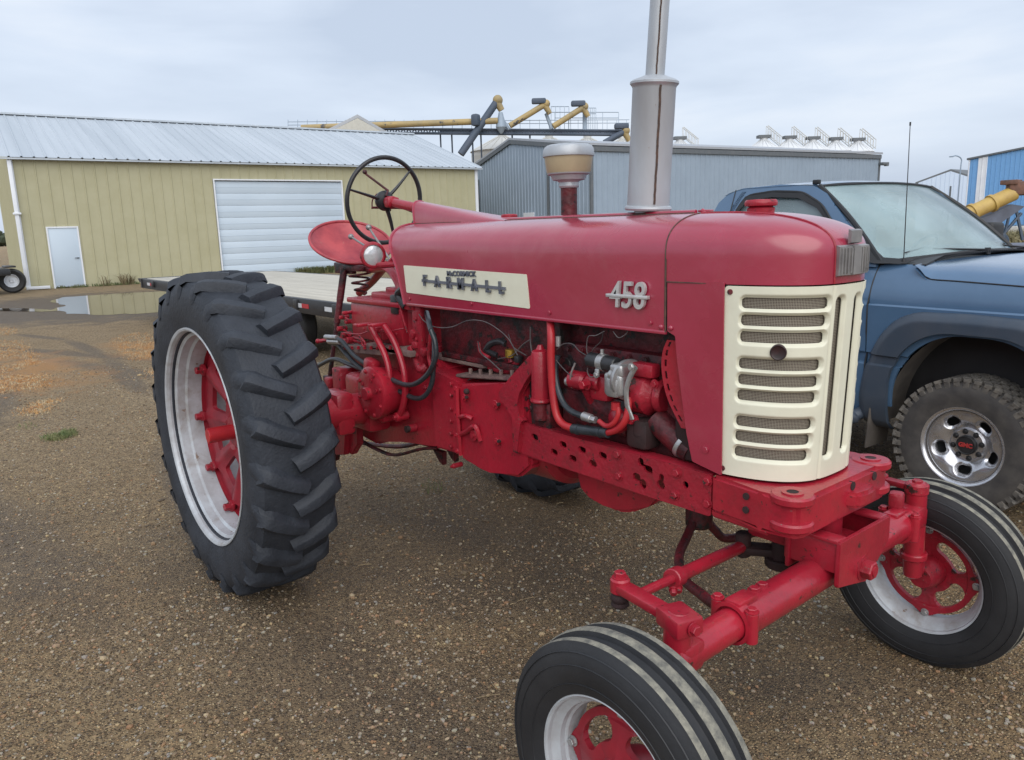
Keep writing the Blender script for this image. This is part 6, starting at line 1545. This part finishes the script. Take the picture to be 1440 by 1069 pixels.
# ================================================================== GRAIN SITE behind the sheds
D_ = 95
M['bin'] = metal('bin_steel', (.60,.60,.57), (.52,.52,.50), .5, .1, scale=.3); M['binw'] = metal('bin_white', (.68,.70,.72), (.62,.64,.66), .5, 0, scale=.3); M['steelb'] = mat('conveyor_blue_black', (.05,.075,.11), .6, col2=(.08,.10,.14), scale=.5)
M['cony'] = mat('conveyor_yellow', (.44,.32,.13), .55, col2=(.30,.24,.13), scale=.5, spots=[((.07,.07,.07), .8, .60)])
def bin_(px, py, pw, D, m, label, ladder=False, name='grain_bin', slope=.55, hb=None):
    """cone roofed bin whose peak is at px,py and whose radius is pw pixels"""
    t_ = far(px, py, D); r = pw*D/F; base = Vector((t_.x, t_.y, 0)); ez = t_.z-r*slope
    T_ = thing(name, label, 'grain bin', tuple(base), group='round steel grain bins behind the sheds')
    bm = B(); prof = [(0,0),(r,0)]; n_ = int(ez/.9); 
    for i in range(n_): prof += [(r, .9*i+.02), (r+.03, .9*i+.45), (r, .9*i+.88)]
    prof += [(r, ez)]; lathe(bm, prof, base, (0,0,1), 40); obj('wall', bm, m, T_, smooth=False)
    bm = B(); lathe(bm, [(r+.15,ez-.05),(r+.15,ez+.02),(.5,t_.z-.35),(.5,t_.z),(0,t_.z+.05)], base, (0,0,1), 36)
    for k in range(18):
        a = k*2*pi/18; d = Vector((cos(a),sin(a),0)); tube(bm, [base+d*(r+.1)+Vector((0,0,ez+.05)), base+d*.55+Vector((0,0,t_.z-.30))], .05, 4, smooth=False)
    obj('roof', bm, m, T_, sharp=10)
    if ladder:
        bm = B()
        for o_ in (-.35, .35):
            a, b = base+Vector((0,0,t_.z+.4))+ulx*o_-rlx*-.4, base+rlx*(r+.3)+ulx*o_+Vector((0,0,ez+.4)); tube(bm, [a, b], .05, 4, smooth=False); tube(bm, [a+Vector((0,0,1.1)), b+Vector((0,0,1.1))], .05, 4, smooth=False)
            for k in range(6): q = a.lerp(b, k/5); tube(bm, [q, q+Vector((0,0,1.1))], .04, 4, smooth=False)
        obj('roof_ladder', bm, 'bin', T_)
        bm = B(); box(bm, base+Vector((0,0,t_.z+.15)), (1.6,1.2,.35), rot('Z', YAW-pi/2)); obj('vent_cap', bm, 'gdark', T_)
    return T_
for (px, py, pw), lb in zip(((706,188,44),(772,190,48),(826,191,48),(875,193,46)), ('cream cone roofed grain bin behind the grey shed peak, leftmost of the row','cream cone roofed grain bin under the second upper conveyor','cream cone roofed grain bin under the third upper conveyor','cream cone roofed grain bin hidden mostly by the muffler')): bin_(px, py, pw, D_, 'bin', lb)
for px, py, lb in zip((1074,1110,1143,1175,1206), (194,195,196,197,198), ('white grain bin top with roof ladder, leftmost of the five over the grey shed','white grain bin top with roof ladder, second from left over the grey shed','white grain bin top with roof ladder, middle of the five over the grey shed','white grain bin top with roof ladder, fourth from left over the grey shed','white grain bin top with roof ladder, rightmost of the five over the grey shed')): bin_(px, py, 21, 100, 'binw', lb, True, slope=.75)
bin_(956, 196, 22, 100, 'binw', 'white grain bin top with roof ladder just right of the muffler', True, slope=.75)
CV = thing('conveyor_gantry', 'long raised conveyor gantry with yellow tubes over the grain bins', 'conveyor', tuple(Vector((far(720,300,D_).x, far(720,300,D_).y, 0))))
f_ = lambda x, y, d=0: far(x, y, D_-8+d)
bm = B(); 
for y0, y1 in ((186,190),(180.5,184)):
    tube(bm, [f_(405,y0), f_(880,y1)], .16, 6, smooth=False); tube(bm, [f_(405,y0,2), f_(880,y1,2)], .16, 6, smooth=False)
for i in range(60):
    x0 = 405+i*7.9; ya = 186+(190-186)*i/60; yb = 180.5+3.5*i/60; tube(bm, [f_(x0,ya), f_(x0+(4),yb)], .07, 4, smooth=False); tube(bm, [f_(x0+4,yb), f_(x0+7.9,ya)], .07, 4, smooth=False)
prism(bm, [f_(620,186), f_(880,188.5), f_(880,184), f_(620,181)], ulx*2)
obj('truss', bm, 'steelb', CV)
bm = B()
for i in range(36):
    x0 = 405+i*13.6; 
    if i < 36: tube(bm, [f_(x0,182), f_(x0,168.5)], .035, 4, smooth=False)
for y in (168.5, 173): tube(bm, [f_(405,y+3), f_(885,y)], .035, 4, smooth=False)
for x0, x1, y0 in ((780,870,158),(775,800,150),(828,838,152)):
    for y in (y0, y0+8): tube(bm, [f_(x0,y), f_(x1,y)], .04, 4, smooth=False)
    for k in range(5): x_ = x0+(x1-x0)*k/4; tube(bm, [f_(x_,y0), f_(x_,184)], .04, 4, smooth=False)
obj('handrail', bm, 'gsid', CV)
for i, (a, b, r, mm) in enumerate((((424,180),(700,170),.42,'cony'),((648,217),(700,141),.50,'steelb'),((717,177),(768,146),.40,'cony'),((778,178),(822,150),.40,'cony'),((850,201),(880,184),.42,'steelb'))):
    bm = B(); A_, B__ = f_(*a, -1), f_(*b, -1); cyl(bm, A_, B__, r*.82, n=14); obj('conveyor_tube', bm, mm, CV)
    if i:
        bm = B(); d = (B__-A_).normalized(); ball(bm, B__, r*1.15, 12); cyl(bm, B__-d*.2, B__+Vector((0,0,-1.1))+rlx*.4, r*.9, r*.7, 12); obj('conveyor_head', bm, 'cony', CV)
        if i > 1: bm = B(); q = A_.lerp(B__,.80)+Vector((0,0,.75)); box(bm, q, (1.6,.8,.6), rot('Z', YAW-pi/2), bev=.15); obj('drive_motor', bm, 'steelb', CV)
bm = B(); lathe(bm, [(0,0),(.22,0),(.55,-1.3),(.6,-1.6),(.15,-2.3),(0,-2.3)], f_(704,158,-1), (0,0,1), 16); tube(bm, [f_(706,168), f_(716,183)], .22, 8, smooth=False); tube(bm, [f_(768,160), f_(776,182)], .22, 8, smooth=False); tube(bm, [f_(822,156), f_(822,183)], .22, 8, smooth=False)
obj('spout', bm, 'gsid', CV)
bm = B(); box(bm, f_(669,169,-1.5), (.9,.9,1.3), rot('Z',.4), bev=.25); obj('drive_motor', bm, 'steelb', CV)
for px in (619,635,664,676,720,745):
    bm = B(); p = f_(px,184,1); tube(bm, [p, Vector((p.x,p.y,0))], .10, 6, smooth=False); obj('leg', bm, 'steelb', CV)
# little gabled roof behind the yellow shed, left of centre
gb = far(503, 166, 60); gl, gr_ = far(462, 186, 60), far(545, 190, 60)
t5 = thing('gabled_shed', 'small pale gable peak showing above the silver roof', 'shed', (gb.x, gb.y, 0)); bm = B()
zz = gl.z-1.2; prism(bm, [Vector((gl.x,gl.y,0)), Vector((gr_.x,gr_.y,0)), Vector((gr_.x,gr_.y,gr_.z)), gb, gl], ulx*8); obj('wall', bm, metal('cream_siding',(.50,.49,.44),(.46,.45,.40)), t5, smooth=False)
bm = B()
for e in (gl, gr_): prism(bm, [gb+Vector((0,0,.02)), e+(e-gb)*.12, e+(e-gb)*.12+Vector((0,0,.25)), gb+Vector((0,0,.27))], ulx*8.3-ulx*.0)
obj('roof', bm, 'groof', t5, smooth=False)
# ================================================================== FLATBED TRAILER
TR = thing('flatbed_trailer', 'long black flatbed trailer with pale worn plank deck behind the rear tyre', 'trailer', (-8.5,3.2,0))
M['plank'] = mat('weathered_planks', (.52,.49,.42), .8, col2=(.40,.375,.32), scale=3, stretch=(.3,6,1), spots=[((.30,.27,.22), 8, .68)], bump=.3)
bm = B()
for i in range(13): box(bm, (-8.6, 2.10+i*.205, .84), (9.2,.195,.04), bev=.006)
obj('deck', bm, 'plank', TR, sharp=30)
bm = B()
for y in (1.95, 4.72): box(bm, (-8.6,y,.765), (9.3,.07,.19), bev=.01)
for i in range(11): box(bm, (-12.9+i*.86,3.3,.76), (.06,2.7,.10))
box(bm, (-8.6,2.75,.66), (9.0,.12,.22)); box(bm, (-8.6,3.9,.66), (9.0,.12,.22)); box(bm, (-13.25,3.3,.77), (.08,2.8,.18))
for i in range(8): box(bm, (-12.4+i*1.1,1.90,.78), (.10,.04,.12), bev=.005)
prism(bm, [(-13.2,2.0,.66),(-13.2,2.0,.84),(-13.9,2.0,.84),(-13.8,2.0,.78)], (0,2.7,0)); obj('frame', bm, 'black', TR)
for i, x in enumerate((-12.75,-6.7,-5.75,-4.9)):
    for k, c in ((0,(.62,.64,.67)),(1,(.45,.03,.04))):
        bm = B(); box(bm, (x+k*.20,1.912,.77), (.195,.006,.055)); obj('reflector', bm, mat('reflector_%s' % ('red' if k else 'white'), c, .4), TR)
bm = B(); lathe(bm, [(.0,.0),(.16,.01),(.2,.06),(.2,.10),(.33,.13),(.38,.10),(.40,.06),(.40,-.06),(.33,-.12),(0,-.1)], (-7.6,2.32,.395), (0,-1,0), 40); wh_ = obj('wheel', bm, 'tdark', TR)
for x, y in ((-6.7,2.32),(-7.6,4.4),(-6.7,4.4)): c_ = wh_.copy(); COL.objects.link(c_); c_.parent = TR; c_.location = (x+7.6, y-2.32, 0)
# ---- small utility trailer at the left edge
q = pt(12, 412, z=0)
UT = thing('utility_trailer', 'small black trailer with white rimmed wheel at the left edge by the shed corner', 'trailer', (q.x, q.y, 0))
bm = B(); box(bm, q+Vector((0,-.8,.72)), (2.6,1.6,.22), bev=.03); box(bm, q+Vector((.0,.12,.86)), (.9,.30,.06), bev=.02); obj('bed', bm, 'black', UT)
bm = B(); lathe(bm, [(.0,.02),(.2,.02),(.21,.09),(.34,.12),(.39,.09),(.40,-.08),(0,-.1)], q+Vector((.25,.12,.40)), (.98,-.2,0), 40); w_ = obj('wheel', bm, 'tdark', UT)
bm = B(); lathe(bm, [(.0,.05),(.05,.06),(.08,.03),(.19,.03),(.215,.10),(.21,.11),(.18,.04)], q+Vector((.25,.12,.40)), (.98,-.2,0), 32); obj('rim', bm, 'white', w_)
rr = random.Random(4); pts = []
for _ in range(160): a = pt(rr.uniform(-20,34), rr.uniform(392,404), z=0); pts.append((a.x,a.y,0))
blade_obj('grass', blades(pts, 12, .22, .25, 41, .6, .02), mat('lawn_green',(.09,.17,.05),.9,col2=(.16,.22,.07)), 'bright green grass strip beside the left shed corner', 'grass')
# distant tree line
bm = B(); rr = random.Random(12)
for k in range(150):
    a = YAW+1.3-2.2*k/150; D = 300+rr.uniform(-20,20); p = CAM+Vector((cos(a),sin(a),0))*D; h = rr.uniform(3,7)
    for _ in range(14): q = Vector((p.x+rr.uniform(-5,5), p.y+rr.uniform(-5,5), rr.uniform(.2,1)*h)); g_ = bmesh.ops.create_icosphere(bm, subdivisions=1, radius=rr.uniform(.8,2.0), matrix=Matrix.Translation(q))
tag(obj('tree_belt', bm, mat('far_trees',(.045,.06,.04),.9,col2=(.07,.085,.05),scale=.3), None, smooth=False), 'low dark belt of far trees along the horizon', 'trees', kind='stuff')
# ================================================================== world, sun, render
W = bpy.data.worlds.new('World'); S.world = W; W.use_nodes = True; N = W.node_tree.nodes; L = W.node_tree.links
bg = N['Background']
SUN_EL, SUN_AZ = radians(42), radians(-32)
sky = N.new('ShaderNodeTexSky'); sky.sky_type = 'NISHITA'; sky.sun_disc = False; sky.sun_elevation = SUN_EL; sky.sun_rotation = pi/2-SUN_AZ
sky.air_density = 1.2; sky.dust_density = 2.5
sm = N.new('ShaderNodeMix'); sm.data_type = 'RGBA'; sm.blend_type = 'MULTIPLY'; sm.inputs[0].default_value = 1; sm.inputs[7].default_value = (.08,.08,.08,1)
L.new(sky.outputs[0], sm.inputs[6])
tc = N.new('ShaderNodeTexCoord'); mp = N.new('ShaderNodeMapping'); mp.inputs['Scale'].default_value = (1.0,1.0,4.2); mp.inputs['Location'].default_value = (2.3,.7,.2); mp.inputs['Rotation'].default_value = (.1,.12,0)
L.new(tc.outputs['Generated'], mp.inputs[0])
def nz(sc, det, dist=0):
    n = N.new('ShaderNodeTexNoise'); n.inputs['Scale'].default_value = sc; n.inputs['Detail'].default_value = det; n.inputs['Distortion'].default_value = dist; L.new(mp.outputs[0], n.inputs[0]); return n
n1 = nz(1.25, 7, .5); n2 = nz(3.3, 6, .3)
r1 = N.new('ShaderNodeValToRGB'); e = r1.color_ramp.elements
e[0].position = .36; e[0].color = (.39,.45,.55,1); e[1].position = .64; e[1].color = (.61,.645,.70,1)
x = r1.color_ramp.elements.new(.5); x.color = (.49,.55,.645,1)
am = N.new('ShaderNodeMix'); am.data_type = 'FLOAT'; am.inputs[0].default_value = .35; L.new(n1.outputs[0], am.inputs[2]); L.new(n2.outputs[0], am.inputs[3]); L.new(am.outputs[0], r1.inputs[0])
cm = N.new('ShaderNodeMix'); cm.data_type = 'RGBA'; cm.inputs[0].default_value = .90; L.new(sm.outputs[2], cm.inputs[6]); L.new(r1.outputs[0], cm.inputs[7])
L.new(cm.outputs[2], bg.inputs[0]); bg.inputs[1].default_value = 1.0
sl = bpy.data.lights.new('sun', 'SUN'); sl.energy = 1.5; sl.angle = radians(75); sl.color = (1,.96,.90); so = bpy.data.objects.new('sun', sl); COL.objects.link(so)
so.location = (0,0,30)
d = Vector((cos(SUN_EL)*cos(SUN_AZ), cos(SUN_EL)*sin(SUN_AZ), sin(SUN_EL))); so.rotation_euler = d.to_track_quat('Z','Y').to_euler()
S.view_settings.view_transform = 'Standard'; S.view_settings.look = 'None'; S.view_settings.exposure = .62; S.view_settings.gamma = 1
S.render.engine = 'CYCLES'
